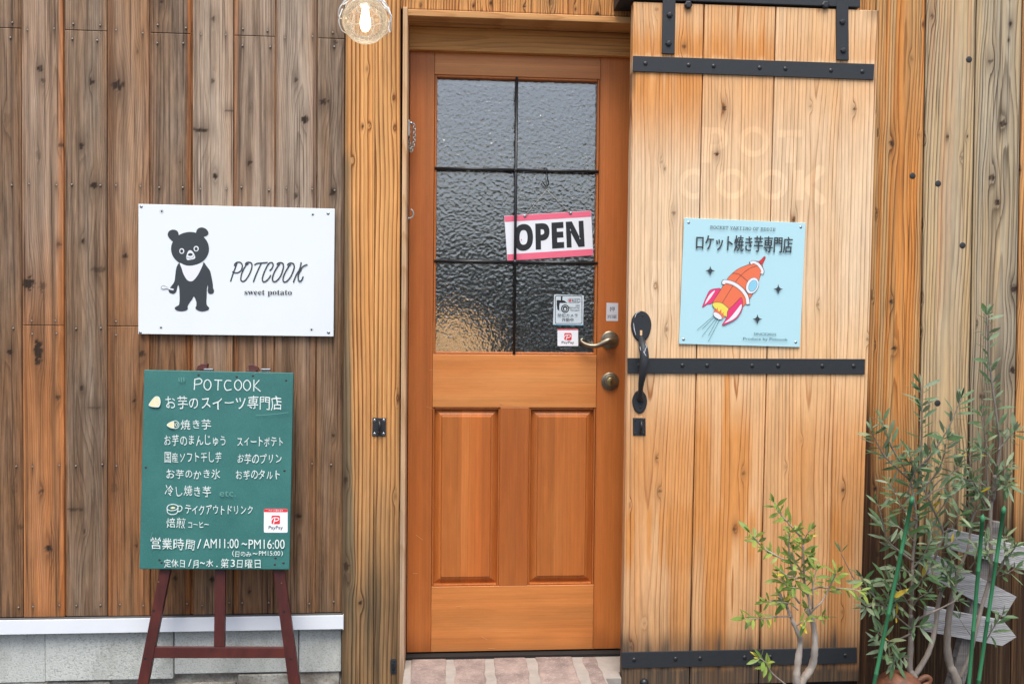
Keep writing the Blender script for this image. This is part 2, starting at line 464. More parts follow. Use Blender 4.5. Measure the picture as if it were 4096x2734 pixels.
def crackle_mat():
    m, t, p = new_mat('crackle_glass')
    v = mapping(t, (1, 1, 1))
    vo = N(t, 'ShaderNodeTexVoronoi', feature='DISTANCE_TO_EDGE'); vo.inputs['Scale'].default_value = 75
    t.links.new(v, vo.inputs['Vector'])
    cr = ramp(t, vo.outputs['Distance'], [(0.0, 1.0), (.06, 0.0)])
    tr = N(t, 'ShaderNodeBsdfTransparent'); tr.inputs[0].default_value = (.97, .95, .92, 1)
    tl = N(t, 'ShaderNodeBsdfTranslucent'); tl.inputs[0].default_value = (.95, .85, .70, 1)
    df = N(t, 'ShaderNodeBsdfGlossy'); df.inputs['Roughness'].default_value = .12
    fr = N(t, 'ShaderNodeFresnel'); fr.inputs[0].default_value = 1.45
    mx = N(t, 'ShaderNodeMixShader'); mx2 = N(t, 'ShaderNodeMixShader')
    lw = N(t, 'ShaderNodeLayerWeight'); lw.inputs[0].default_value = .45
    f = mth(t, 'ADD', mth(t, 'MULTIPLY', cr, .30), mth(t, 'ADD', mth(t, 'MULTIPLY', lw.outputs['Facing'], .40), .16), True)
    t.links.new(f, mx.inputs[0]); t.links.new(tr.outputs[0], mx.inputs[1]); t.links.new(tl.outputs[0], mx.inputs[2])
    t.links.new(fr.outputs[0], mx2.inputs[0]); t.links.new(mx.outputs[0], mx2.inputs[1]); t.links.new(df.outputs[0], mx2.inputs[2])
    b = N(t, 'ShaderNodeBump'); b.inputs['Strength'].default_value = .6; b.inputs['Distance'].default_value = .002
    t.links.new(cr, b.inputs['Height'])
    t.links.new(b.outputs[0], df.inputs['Normal']); t.links.new(b.outputs[0], tl.inputs['Normal'])
    t.links.new(mx2.outputs[0], t.nodes['Material Output'].inputs[0])
    return m
M_CRACK = crackle_mat()

def emit_mat(name, col, s):
    m, t, p = new_mat(name)
    p.inputs['Base Color'].default_value = (*col, 1); p.inputs['Emission Color'].default_value = (*col, 1)
    p.inputs['Emission Strength'].default_value = s
    return m
M_BULB = emit_mat('lit_bulb', (1.0, .80, .54), 3.0)
M_GLOW = emit_mat('lit_lamp_shade', (1.0, .66, .32), .30)

def leaf_mat(name, stops, back, rough=.5):
    m, t, p = new_mat(name)
    a = N(t, 'ShaderNodeAttribute', attribute_name='rnd').outputs['Fac']
    c = ramp(t, a, stops)
    geo = N(t, 'ShaderNodeNewGeometry')
    c = mixc(t, mth(t, 'MULTIPLY', geo.outputs['Backfacing'], .75), c, back)
    nz = noise(t, mapping(t, (1, 1, 1)), 60, 2, .5)
    c = mixc(t, 1.0, c, mth(t, 'ADD', mth(t, 'MULTIPLY', nz, .6), .7), 'MULTIPLY')
    t.links.new(c, p.inputs['Base Color']); p.inputs['Roughness'].default_value = rough
    p.inputs['Specular IOR Level'].default_value = .4
    tl = N(t, 'ShaderNodeBsdfTranslucent'); t.links.new(c, tl.inputs[0])
    mx = N(t, 'ShaderNodeMixShader'); mx.inputs[0].default_value = .22
    t.links.new(p.outputs[0], mx.inputs[1]); t.links.new(tl.outputs[0], mx.inputs[2])
    t.links.new(mx.outputs[0], t.nodes['Material Output'].inputs[0])
    return m
M_OLIVE = leaf_mat('olive_leaf', [(0, lin(56, 90, 46)), (.35, lin(90, 120, 80)), (.75, lin(132, 148, 120)), (.93, lin(142, 154, 106)), (.97, lin(196, 170, 54))],
                   lin(140, 156, 130))
M_SHRUB = leaf_mat('shrub_leaf', [(0, lin(70, 100, 44)), (.4, lin(118, 146, 64)), (.8, lin(158, 172, 84)), (1, lin(206, 188, 66))],
                   lin(150, 164, 104))

def bark_mat(name, a, b):
    m, t, p = new_mat(name)
    n1 = noise(t, mapping(t, (60, 60, 18)), 1, 5, .65); n2 = noise(t, mapping(t, (9, 9, 9)), 1, 4, .6)
    c = mixc(t, n1, a, b); c = mixc(t, ramp(t, n2, [(.45, 0.0), (.7, .45)]), c, lin(120, 108, 92))
    t.links.new(c, p.inputs['Base Color']); p.inputs['Roughness'].default_value = .85
    bump(t, p, n1, .6, .003); return m
M_BARKL = bark_mat('pale_bark', lin(128, 116, 104), lin(206, 196, 184))
M_BARKG = bark_mat('grey_bark', lin(92, 86, 80), lin(168, 158, 148))

def rust_mat():
    m, t, p = new_mat('rusty_glaze')
    n1 = noise(t, mapping(t, (1, 1, 1)), 30, 6, .7); n2 = noise(t, mapping(t, (1, 1, 1)), 8, 3, .5)
    c = mixc(t, ramp(t, n1, [(.35, 0.0), (.65, 1.0)]), lin(70, 42, 30), lin(126, 78, 52))
    c = mixc(t, ramp(t, n2, [(.5, 0.0), (.7, .5)]), c, lin(150, 106, 66))
    t.links.new(c, p.inputs['Base Color']); p.inputs['Roughness'].default_value = .6
    bump(t, p, n1, .5, .004); return m
M_RUST = rust_mat()

def ground_mat():
    m, t, p = new_mat('street_paving')
    n1 = noise(t, mapping(t, (1, 1, 1)), .8, 5, .6); n2 = noise(t, mapping(t, (1, 1, 1)), 90, 3, .6)
    c = mixc(t, n1, lin(82, 81, 80), lin(112, 110, 107)); c = mixc(t, mth(t, 'MULTIPLY', n2, .5), c, lin(64, 63, 62))
    t.links.new(c, p.inputs['Base Color']); p.inputs['Roughness'].default_value = .9
    bump(t, p, n2, .4, .004); return m
M_GROUND = ground_mat()
M_ROOM = plain('shop_room_plaster', lin(104, 98, 92), .9)

# ------------------------------------------------------------------ helpers: flat art and lettering
class Art:
    """printed marks on a panel: everything is measured on the photo and laid on the panel's own face."""
    def __init__(s, fr, a, b=0.0, lift=.0008):
        s.fr, s.a, s.b, s.k = fr, a, b, 0; s.lift = lift; s.bins = {}
    def pt(s, x, y, dz=0.0):
        p = W(*s.fr(x, y), s.a, s.b); n = np.array([0, -1.0, s.b]); n /= np.linalg.norm(n)
        return p + n*(s.lift + s.k*.00006 + dz)
    def mb(s, key): return s.bins.setdefault(key, MB())
    def poly(s, key, loops):
        if not isinstance(loops[0][0], (list, tuple, np.ndarray)): loops = [loops]
        tri = tessellate_polygon([[Vector((q[0], q[1], 0)) for q in L] for L in loops])
        flat = [q for L in loops for q in L]
        F = []
        for t in tri:
            a, b, c = [flat[i] for i in t]
            cr = (b[0]-a[0])*(c[1]-a[1])-(b[1]-a[1])*(c[0]-a[0])
            F.append(tuple(t) if cr < 0 else tuple(reversed(t)))
        s.mb(key).add([s.pt(*q) for q in flat], F); s.k += 1
    def ell(s, key, cx, cy, rx, ry, rot=0, hole=None, n=36):
        def L(rx, ry): return [(cx+rx*math.cos(t)*math.cos(rot)-ry*math.sin(t)*math.sin(rot),
                                cy+rx*math.cos(t)*math.sin(rot)+ry*math.sin(t)*math.cos(rot))
                               for t in [2*math.pi*i/n for i in range(n)]]
        s.poly(key, [L(rx, ry)] + ([L(*hole)] if hole else []))
    def blob(s, key, pts, n=6): s.poly(key, [tuple(q) for q in spline(pts, n, True)])
    def stroke(s, key, pts, w, smooth=True, closed=False, taper=False):
        P = spline(pts, 7, closed) if smooth else [np.asarray(q, float) for q in pts]
        if closed: P = P + [P[0]]
        m = len(P); V = []
        for i, q in enumerate(P):
            if closed and i in (0, m-1): t = P[1]-P[m-2]
            else: t = P[min(i+1, m-1)]-P[max(i-1, 0)]
            t = t/(np.linalg.norm(t)+1e-9); nn = np.array([-t[1], t[0]])
            ww = w*(1 if not taper else .55+.45*math.sin(math.pi*min(1, max(0, i/(m-1)))))
            ext = 0 if closed else (-t*w*.35 if i == 0 else (t*w*.35 if i == m-1 else 0))
            for sg in (1, -1):
                r = q + ext + nn*sg*ww/2
                V.append(s.pt(r[0], r[1], .00012*i/m))
        s.mb(key).add(V, [(2*i, 2*i+1, 2*i+3, 2*i+2) for i in range(m-1)]); s.k += 2
    def text(s, key, body, quad, weight=0.0, jitter=False, em=False, shear=0.0):
        """body stretched to quad = TL, TR, BR, BL (em=True keeps the glyphs inside equal square cells)."""
        q = [np.asarray(p, float) for p in quad]
        def put(V, F, u0, u1, em_box):
            V = np.array(V)
            if not len(V): return
            if em_box: u = V[:, 0]; v = (V[:, 1]+.10)
            else:
                mn, mx = V.min(0), V.max(0); u = (V[:, 0]-mn[0])/(mx[0]-mn[0]+1e-9); v = (V[:, 1]-mn[1])/(mx[1]-mn[1]+1e-9)
            if jitter:
                a = random.uniform(-.07, .07); k = random.uniform(.9, 1.06)
                cu, cv = u-.5, v-.5
                u = .5+k*(cu*math.cos(a)-cv*math.sin(a)) + random.uniform(-.03, .03)
                v = .5+k*(cu*math.sin(a)+cv*math.cos(a)) + random.uniform(-.05, .05)
                p1, p2, p3 = [random.uniform(0, 6.28) for _ in range(3)]; u0_, v0_ = u.copy(), v.copy()
                u = u + .028*np.sin(5.5*v0_+p1)+.014*np.sin(11*u0_+p3); v = v + .028*np.sin(5.5*u0_+p2)+.012*np.sin(12*v0_+p1)
            u = u0 + u*(u1-u0) + shear*v
            pts = [(q[3]*(1-a)*(1-b)+q[2]*a*(1-b)+q[1]*a*b+q[0]*(1-a)*b) for a, b in zip(u, v)]
            s.mb(key).add([s.pt(*p) for p in pts], F)
        if em:
            n = len(body)
            for i, ch in enumerate(body):
                V, F = glyphs(ch, weight); put(V, F, i/n, (i+1)/n, True)
        else:
            V, F = glyphs(body, weight); put(V, F, 0, 1, False)
        s.k += 2
    def done(s, parent, names, mats):
        for k, mb in s.bins.items():
            k0 = k.split('#')[0]; mb.obj(names.get(k0, k0), mats[k0], parent)

def glyphs(body, weight=0.0):
    cu = bpy.data.curves.new('lettering', 'FONT'); cu.body = body; cu.size = 1.0; cu.offset = weight
    cu.resolution_u = 3
    o = bpy.data.objects.new('lettering', cu); COL.objects.link(o)
    dg = bpy.context.evaluated_depsgraph_get(); dg.update()
    ev = o.evaluated_get(dg); me = ev.to_mesh()
    V = [(v.co.x, v.co.y) for v in me.vertices]; F = []
    for p in me.polygons:
        L = list(p.vertices)
        ar = sum(V[L[i]][0]*V[L[(i+1) % len(L)]][1]-V[L[(i+1) % len(L)]][0]*V[L[i]][1] for i in range(len(L)))
        F.append(L if ar > 0 else L[::-1])
    ev.to_mesh_clear(); bpy.data.objects.remove(o); bpy.data.curves.remove(cu)
    return V, F

def rect(x0, y0, x1, y1): return [(x0, y0), (x1, y0), (x1, y1), (x0, y1)]
def rrect(x0, y0, x1, y1, r, n=5):
    out = []
    for cx, cy, a0 in ((x1-r, y0+r, -90), (x1-r, y1-r, 0), (x0+r, y1-r, 90), (x0+r, y0+r, 180)):
        for i in range(n+1):
            a = math.radians(a0+90*i/n); out.append((cx+r*math.cos(a), cy+r*math.sin(a)))
    return out

def panel(name, corners, a, th, mat, parent=None, b=0.0, bevel=.0008):
    F = [W(*c, a, b) for c in corners]; n = np.array([0, 1.0, -b]); n /= np.linalg.norm(n)
    mb = MB(); mb.prism(F, n*th)
    return mb.obj(name, mat, parent, bevel=bevel)

def copies(src, parent, places):
    """src sits at places[0]; the rest are copies of it."""
    base = WL[src.name].copy(); p0 = Vector(places[0]); out = [src]
    src.location = src.location + (p0-base); WL[src.name] = p0
    for p in places[1:]:
        c = src.copy(); COL.objects.link(c); c.parent = parent
        c.location = Vector(p)-(WL[parent.name] if parent else Vector((0, 0, 0))); WL[c.name] = Vector(p); out.append(c)
    return out

def dome(r, h, n=14):
    return [(r, 0), (r, h*.25), (r*.86, h*.62), (r*.6, h*.88), (r*.25, h)]

def proj(X, Y, Z):
    """world -> photo pixel (for marks and stains whose place was read off the photo)."""
    d0, d1, d2 = X-CAM[0], Y-CAM[1], Z-CAM[2]
    c = d0*_f[0]+d1*_f[1]+d2*_f[2]
    return 2048+FPX*(d0*_R[0]+d1*_R[1]+d2*_R[2])/c, 1366.7-FPX*(d0*_U[0]+d1*_U[1]+d2*_U[2])/c

# ================================================================== SETTING
gm = MB(); gm.add([(-150, -300, 0), (150, -300, 0), (150, 250, 0), (-150, 250, 0)], [(0, 1, 2, 3)])
tag(gm.obj('ground', M_GROUND), 'grey street paving in front of the shop', 'ground', kind='structure')

hm = MB(); rsh = np.random.RandomState(3); nh = 160  # unseen screen added behind the camera to darken the lower door glass reflections
for k in range(nh):
    xx = -24+48*k/(nh-1); hh = 2.9+.35*rsh.rand(); dd_ = .9+.25*rsh.rand()
    hm.V += [(xx, -13.5, 0), (xx, -13.5+.1*rsh.rand(), hh*.7), (xx, -13.9, hh), (xx, -13.9-dd_, hh), (xx, -14.3-dd_, 0)]
hm.F = [(5*k+i, 5*k+i+1, 5*k+i+6, 5*k+i+5) for k in range(nh-1) for i in range(4)]
tag(hm.obj('reflection_screen', plain('grey_screen', lin(112, 114, 104), .9, 0, .5, 9, .6), None), 'added unseen screen across the street that darkens the lower reflections in the door glass', 'reflection_screen')

YF = -.03                                    # front of the door frame
zsof = W(1624, 63, YF)[2]
YT = min(np.linspace(YF, YF+.25, 400), key=lambda a: abs(W(1624, 102, a)[2]-zsof))   # face of the transom board
YD = YT + .022                               # face of the front door
XJ = W(1624, 1300, YF)[0]                    # inner face of the left jamb
XR = W(2545, 1300, YF)[0]                    # inner face of the right jamb (behind the sliding door)
ZTOP = W(2000, -120, 0)[2]
ZDB = W(1700, 2606, YD)[2]                   # underside of the front door
ZSILL = W(2000, 2632, .05)[2]

# room behind the door
rm = MB(); x0, x1, y0, y1, z0, z1 = XJ-.9, XR+.9, YD+.16, 3.2, ZSILL-.03, ZTOP+.1
rm.add([(x0, y0, z0), (x1, y0, z0), (x1, y1, z0), (x0, y1, z0), (x0, y0, z1), (x1, y0, z1), (x1, y1, z1), (x0, y1, z1)],
       [(0, 1, 2, 3), (7, 6, 5, 4), (1, 5, 6, 2), (2, 6, 7, 3), (3, 7, 4, 0)])
tag(rm.obj('shop_room', M_ROOM), 'dim room seen through the hammered glass of the door', 'room', kind='structure')

# ================================================================== LEFT CLAD WALL
top_s = [-92, 87, 260, 432, 601, 773, 938, 1107, 1272, 1378]
bot_s = [-78, 98, 268, 435, 606, 773, 934, 1097, 1264, 1371]
grv = [5, 8, 5, 6, 10, 5, 7, 5, 0]
clad = thing('clad_wall', 'wall of upright weathered brown boards behind the white bear sign and the easel', 'wall', tuple(W(650, 2400, 0)))
nails_z = {}
def zrow(x0, y0, x1, y1):
    return (W(x0, y0)[2]+W(x1, y1)[2])/2
ZA = zrow(86, 115, 1381, 155)
ZT1 = zrow(50, 92, 1333, 122); ZT2 = zrow(53, 153, 1333, 191); ZO1 = zrow(126, 117, 1230, 151)
ZR2 = zrow(57, 727, 1312, 769); ZR3 = W(67, 1862)[2]; ZJ = W(180, 1301)[2]
ZR5 = zrow(74, 2425, 1320, 2406); ZE3 = W(293, 1311)[2]
CKN = [(163, 277, 13, 13, 1), (173, 325, 11, 12, .8), (367, 328, 10, 14, .9), (466, 341, 34, 20, .95), (550, 207, 7, 9, .7), (855, 77, 8, 11, .8),
       (851, 325, 8, 12, .8), (804, 520, 34, 9, .9), (918, 443, 18, 6, .7), (1221, 478, 14, 17, .9), (1183, 322, 9, 12, .9), (1295, 408, 20, 13, .9),
       (1330, 769, 11, 18, 1), (1183, 785, 9, 14, .8), (995, 650, 9, 11, .9), (325, 582, 11, 13, 1), (376, 743, 16, 13, 1), (245, 580, 10, 9, .7),
       (861, 705, 9, 10, .9), (1342, 171, 9, 10, .9), (647, 8, 12, 9, 1), (333, 966, 8, 12, .9), (237, 976, 9, 9, .7), (115, 1132, 24, 26, 1),
       (172, 1146, 13, 22, .7), (397, 1078, 34, 12, .7), (502, 1024, 10, 11, .9), (153, 1405, 17, 58, .95), (232, 1588, 11, 10, .8), (327, 1553, 8, 11, .8),
       (382, 1629, 36, 8, .65), (569, 1414, 16, 13, .9), (540, 1600, 7, 9, .9), (168, 1961, 10, 11, .8), (301, 2035, 30, 7, .7), (196, 2191, 17, 13, .9),
       (81, 2105, 9, 11, .6), (40, 1405, 10, 12, 1), (459, 1952, 14, 22, .45), (339, 2124, 5, 11, .8), (548, 2180, 7, 10, .9), (699, 2312, 9, 10, .9),
       (850, 2316, 9, 11, .9), (997, 2365, 6, 6, .8), (1196, 2061, 14, 11, .9), (1158, 1519, 11, 12, .9), (1334, 1740, 9, 8, .8), (1288, 2298, 6, 22, .6),
       (720, 650, 5, 6, .6), (1008, 650, 3, 4, .8), (1003, 431, 4, 4, 1), (155, 620, 9, 16, .5), (30, 480, 16, 30, .35), (60, 1950, 9, 30, .3), (640, 1500, 6, 7, .8)]
SPEC = {  # board: tn, wx, og(all over), right-edge orange, left-edge orange, pitch, pith offset, wx at the bottom
    0: (-.22, .3, .05, .15, 0, .007, .02, .05), 1: (.2, .55, .08, .75, .1, .006, .05, -.1), 2: (-.06, .62, 0, .25, .1, .005, -.01, .38),
    3: (.12, .34, .1, .2, .35, .006, .06, .05), 4: (-.22, .5, .05, .85, .35, .009, 0, -.1), 5: (.24, .88, 0, .1, .05, .005, -.005, .2),
    6: (.06, .8, .05, .1, .75, .008, .0, .2), 7: (.06, .8, 0, .2, .1, .005, .01, .1), 8: (-.18, .55, 0, .05, 0, .007, .04, .1)}
nail_pts = []
for i in range(9):
    px = (top_s[i]+35, top_s[i]+138) if i < 8 else (top_s[8]+62, top_s[8]+64)
    xs = [W(q, 700)[0] for q in (px if i not in (0,) else (top_s[0]+40, top_s[0]+146))]
    rows = ([ZT1, ZT2, ZR2, ZE3, ZR3, ZR5] if i % 2 == 0 else [ZO1, ZR2, ZJ+.020, ZJ-.028, ZR3, ZR5])
    for r in rows:
        for x in (xs if i < 8 else xs[:1]):
            nail_pts.append((x+random.uniform(-.006, .006), r+random.uniform(-.005, .005)))
NP = np.array(nail_pts)
ck = kpx(CKN)
cb = MB(); gvb = MB()
for i in range(9):
    tn, wx, og, ro, lo, pit, pth, wxb = SPEC[i]
    def fld(X, Z, u, v, at, i=i, tn=tn, wx=wx, og=og, ro=ro, lo=lo, wxb=wxb):
        zr = (Z-.45)/2.2
        low = sstep(.66, .30, zr); lo_ = (.10, .62, .0, .38, .25, .12, .2, .12, .05)[i]
        nz = vnoise(X*9+i*7, Z*2.3, 50+i); nz2 = vnoise(X*30+i*5, Z*1.1, 80+i)
        at['wx'] = np.clip(wx*(1-low) + wxb*low + (nz2-.5)*.5, 0, 1)
        wide = .12 + .16*nz
        at['og'] = np.clip(og + low*lo_*(.35+.9*nz2)*sstep(.1, .55, nz+.3*nz2) + ro*sstep(1-wide, 1-.02, u)*(.45+.8*nz2) + lo*sstep(wide, .02, u)*(.4+.8*nz2), 0, 1)
        at['tn'] = tn*(1-.3*low) - low*(.16 if i != 1 else -.02) + (nz-.5)*.26
        st = np.zeros_like(X)
        for (nx, nz_) in NP[np.abs(NP[:, 0]-X.mean()) < .1]:
            dx = np.abs(X-nx); dz = Z-nz_
            st = np.maximum(st, np.exp(-(dx/.005)**2)*np.where(dz < 0, np.exp(dz/.035), np.exp(-dz/.012))*.85)
        st = np.maximum(st, sstep(.06, .0, Z-Z.min())*.35*nz)
        # dark streaks running along the grain
        st = np.maximum(st, sstep(.70, .95, vnoise(X*55+i*3, Z*.9, 120+i))*.5)
        st = np.maximum(st, sstep(.66, .9, vnoise(X*85+i*9, Z*.6, 160+i))*.5)
        at['st'] = st
    jz = ZA if i % 2 == 0 else ZJ
    segs = [(None, jz+.0007), (jz-.0007, None)]
    xa0, xb0 = wp(top_s[i], 0), wp(bot_s[i], 2465); xa1, xb1 = wp(top_s[i+1]-grv[i], 0), wp(bot_s[i+1]-grv[i], 2465)
    def xl(z, a, b): return a[0]+(b[0]-a[0])*(z-a[1])/(b[1]-a[1])
    zb = W(650, 2458)[2]
    for si, (b0, b1) in enumerate(segs):
        zt = ZTOP if b0 is None else b0; zz = b1 if b1 is not None else zb
        plank(cb, (xl(zt, xa0, xb0), zt), (xl(zt, xa1, xb1), zt), (xl(zz, xa1, xb1), zz), (xl(zz, xa0, xb0), zz),
              (-.003 if i % 2 else 0), .014, 11*i+si+3, [k for k in ck if xl(k[1], xa0, xb0)-.01 < k[0] < xl(k[1], xa1, xb1)+.01],
              pitch=pit, pith=pth+random.uniform(-.01, .01), depth=.03 if i != 4 else .008, slope=.015, step=.0055, fields=fld) if zt > zz else None
    if i < 8:
        def gf(X, Z, u, v, at, i=i):
            nz = vnoise(X*40, Z*2.2, 200+i); at['og'] = (.0, .45, .0, .15, .7, .05, .3, .1)[i]*(.4+.9*nz); at['wx'] = 0*nz; at['tn'] = -.25+(nz-.5)*.4
        g0, g1 = wp(top_s[i+1]-grv[i], 0), wp(bot_s[i+1]-grv[i], 2465); h0, h1 = wp(top_s[i+1], 0), wp(bot_s[i+1], 2465)
        plank(gvb, (xl(ZTOP, g0, g1)-.003, ZTOP), (xl(ZTOP, h0, h1)+.003, ZTOP), (xl(zb, h0, h1)+.003, zb), (xl(zb, g0, g1)-.003, zb), .0045, .008, 300+i,
              pitch=.006, step=.01, fields=gf)
for k in range(8):
    a0, a1 = W(-92-172*(k+1), 1300)[0], W(-92-172*k-8, 1300)[0]
    q_ = SPEC[(k*3+1) % 9]
    plank(cb, (a0, ZTOP), (a1, ZTOP), (a1, zb), (a0, zb), (-.003 if k % 2 else 0), .014, 900+k, pitch=.006, step=.012, tn=q_[0], wx=q_[1], og=q_[2])
cb.obj('boarding', M_CLAD, clad); gvb.obj('groove_board', M_CLAD, clad)
sh = MB(); sh.box(W(-1460, 0)[0], XJ-.04, .016, .05, W(0, 2600)[2], ZTOP)
sh.obj('sheathing', M_DARK, clad)
nm = MB().lathe((0, 0, 0), dome(.0034, .0022), n=10).obj('nail', M_NAIL, clad, smooth=True)
vis = [(x, -.003, z) for x, z in nail_pts if proj(x, 0, z)[0] > 2]
def covered(x, z):
    a, b = proj(x, 0, z)
    return (560 < a < 1332 and 840 < b < 1335) or (575 < a < 1155 and 1490 < b < 2270)
vis = [v for v in vis if not covered(v[0], v[2])][:100]
copies(nm, clad, vis)

# white drip ledge and the concrete base under it
ledge = thing('drip_ledge', 'white metal drip ledge along the foot of the weathered boards', 'ledge', tuple(W(650, 2490, -.05)))
YLG = -.030
z1l, z0l = W(700, 2469, YLG)[2], W(700, 2525, YLG)[2]
xl0, xl1 = W(-1460, 2500, YLG)[0], W(1372, 2500, YLG)[0]
MB().prism([(xl0, YLG, z0l), (xl0, YLG, z1l), (xl0, YLG+.004, z1l), (xl0, YLG+.004, z0l)], (xl1-xl0, 0, 0)).obj('ledge_face', M_LEDGE, ledge, bevel=.001)
MB().prism([(xl0, YLG+.0042, z0l), (xl0, YLG+.0042, z1l-.0015), (xl0, .0, z1l-.002), (xl0, .0, z0l)], (xl1-xl0-.002, 0, 0)).obj('ledge_top', M_DGREY, ledge)  # ledge top in dark grey behind the white face
MB().box(xl1, xl1+.0015, YLG-.002, -.001, z0l-.002, z1l+.002).obj('end_cap', M_LEDGE, ledge)
base = thing('concrete_base', 'pale grey pebbled concrete base below the white ledge', 'wall base', tuple(W(650, 2620, 0)))
cx = [W(q, 2600, 0)[0] for q in (-1460, 181, 695, 1194, 1366)]
for j in range(4):
    dy = (.002, -.004, .001, .003)[j]; zb_ = W(650, (2718, 2712, 2696, 2700)[j], 0)[2]
    MB().box(cx[j]+.0012, cx[j+1]-.0012, dy, .06, zb_, z0l+.02).obj('concrete_block', M_CONC, base, bevel=.003)
mo = MB(); MB().box(W(-1460, 2700)[0], W(1366, 2700)[0]-.003, .02, .07, 0, z0l).obj('mortar_backing', M_MORT, base)
for j in range(5):
    a, b = (-1460, 440, 950, 1190, 1360)[j-0] if j < 5 else 0, (440, 945, 1186, 1360, 1366)[j]
    if b-a > 10:
        mo.box(W(a, 2700)[0], W(b, 2700)[0]-.003, .004+.006*(j % 2), .06, 0, W(650, (2720, 2738, 2704, 2702, 2702)[j])[2])
mo.obj('mortar_course', M_MORT, base, bevel=.004)

# ================================================================== LEFT POST
YP = -.022
post = thing('timber_post', 'rough sawn timber post with wavy grain between the clad wall and the front door', 'post', tuple(W(1490, 2700, YP)))
pk = kpx([(1384, 1920, 10, 16, .9), (1386, 2262, 12, 18, .9), (1395, 2320, 8, 40, .5), (1444, 2411, 9, 9, 1), (1413, 640, 5, 16, .4), (1574, 390, 4, 12, .5),
          (1590, 1590, 5, 40, .55), (1580, 1985, 6, 30, .4), (1452, 505, 3, 3, 1), (1479, 503, 3, 3, 1), (1577, 511, 4, 4, 1), (1469, 275, 3, 3, .9)], YP)
def pf(X, Z, u, v, at, part=0):
    a, b = proj(X, YP, Z)
    nz = vnoise(X*25, Z*3, 31); n2 = vnoise(X*60, Z*1.4, 33)
    up = sstep(1900, 900, b)
    at['wx'] = np.clip(sstep(1250, 2500, b)*.95 + (sstep(1425, 1390, a) if part == 0 else 0)*.9*sstep(520, 640, b+60*(nz-.5)) - .15 + (n2-.5)*.35, 0, 1)
    at['og'] = np.clip((n2-.45)*.8 + .12, 0, .8)*np.clip(1-1.2*at['wx'], 0, 1)
    at['tn'] = (nz-.5)*.16 - sstep(1900, 2600, b)*.26
    at['st'] = np.maximum(sstep(2050, 2650, b)*.55*sstep(.3, .7, n2), (sstep(1392, 1384, a) if part == 0 else sstep(1594, 1601, a))*.5)
mb = MB()
e = 1.6
plank(mb, wp(1384, -120, YP), wp(1500, -120, YP), wp(1492, 2800, YP), wp(1366, 2800, YP), YP, .06, 61, pk, pitch=.0135, pith=.11, depth=.02, slope=.003,
      wob=.009, step=.005, fields=lambda *q: pf(*q, part=0))
plank(mb, wp(1502, -120, YP), wp(1602, -120, YP), wp(1597, 2800, YP), wp(1494, 2800, YP), YP, .06, 67, pk, pitch=.015, pith=-.09, depth=.01, slope=.004,
      wob=.010, step=.005, fields=lambda *q: pf(*q, part=1))
mb.obj('timber', M_POST, post)

# ================================================================== DOOR FRAME
fr = thing('doorway', 'plain pale wood doorway lining with a board across its head', 'doorway', ((XJ+XR)/2, YF, ZSILL))
def ff(X, Z, u, v, at):
    nz = vnoise(X*30, Z*2, 44); at['wx'] = np.clip(sstep(1.4, .4, Z)*.8+(nz-.5)*.3, 0, 1); at['tn'] = (nz-.5)*.12
XJ0 = W(1605, 1300, YF)[0]
mb = MB(); plank(mb, (XJ0, zsof+.03), (XJ, zsof+.03), (XJ, 0.0), (XJ0, 0.0), YF, .22, 71, pitch=.006, step=.01, fields=ff)
mb.obj('jamb', M_FRAME, fr)
mb = MB(); plank(mb, (XR, zsof+.03), (XR+.03, zsof+.03), (XR+.03, 0.0), (XR, 0.0), YF, .22, 72, pitch=.006, step=.01, fields=ff)
mb.obj('jamb', M_FRAME, fr)
zh1 = W(2000, 57, YF)[2]
mb = MB(); plank(mb, (XJ+.0005, zsof+.0225), (XR-.0005, zsof+.0225), (XR-.0005, zsof), (XJ+.0005, zsof), YF-.001, YT-YF+.05, 73, pitch=.006, horiz=True, step=.008, tn=.02, wx=.3)
mb.obj('head', M_FRAMEH, fr, bevel=0)
zt0 = (W(1624, 198, YT)[2]+W(2514, 223, YT)[2])/2
mb = MB(); plank(mb, (XJ+.0005, zsof-.001), (XR-.0005, zsof-.001), (XR-.0005, zt0), (XJ+.0005, zt0), YT, .05, 75, pitch=.012, pith=-.01, depth=.004, slope=.02, wob=.03, horiz=True, step=.008, og=.25)
mb.obj('transom_board', M_FRAMEH, fr)
mb = MB(); mb.box(XJ+.001, XR-.001, YD-.03, YD+.10, ZSILL-.04, ZSILL+.006)
mb.obj('threshold', M_DARK, fr)

# boards above the door
ab = thing('header_boards', 'short strip of grooved orange boards above the front door', 'boarding', tuple(W(2000, 30, -.012)))
xs = [1603, 1711, 1921, 2127, 2200, 2340, 2525, 2700, 2900, 3100, 3300, 3448, 3520]
hk = kpx([(1962, 14, 5, 10, .8), (2389, 58, 12, 13, 1), (2205, 6, 10, 22, .5), (1683, 22, 4, 4, 1), (1892, 24, 4, 4, 1), (2098, 28, 4, 4, 1), (2302, 38, 4, 4, 1)], -.012)
mb = MB()
for i in range(len(xs)-1):
    def hf(X, Z, u, v, at, i=i):
        nz = vnoise(X*40, Z*4, 90+i); at['og'] = np.clip(.2+(nz-.4)*.7, 0, 1); at['wx'] = np.clip((nz-.6)*1.5, 0, 1)
        at['tn'] = -.12+(nz-.5)*.15; at['st'] = sstep(.03, 0, v)*.8
    yb = 39 + (xs[i]-1603)/914*35
    plank(mb, wp(xs[i]+1, -160, -.012), wp(xs[i+1]-1, -160, -.012), (wp(xs[i+1]-1, yb+6, -.012)[0], zsof+.028), (wp(xs[i]+1, yb, -.012)[0], zsof+.028), -.012, .02, 400+i, hk,
          pitch=.009, depth=.02, wob=.02, step=.005, fields=hf)
mb.obj('boarding', M_POST, ab)
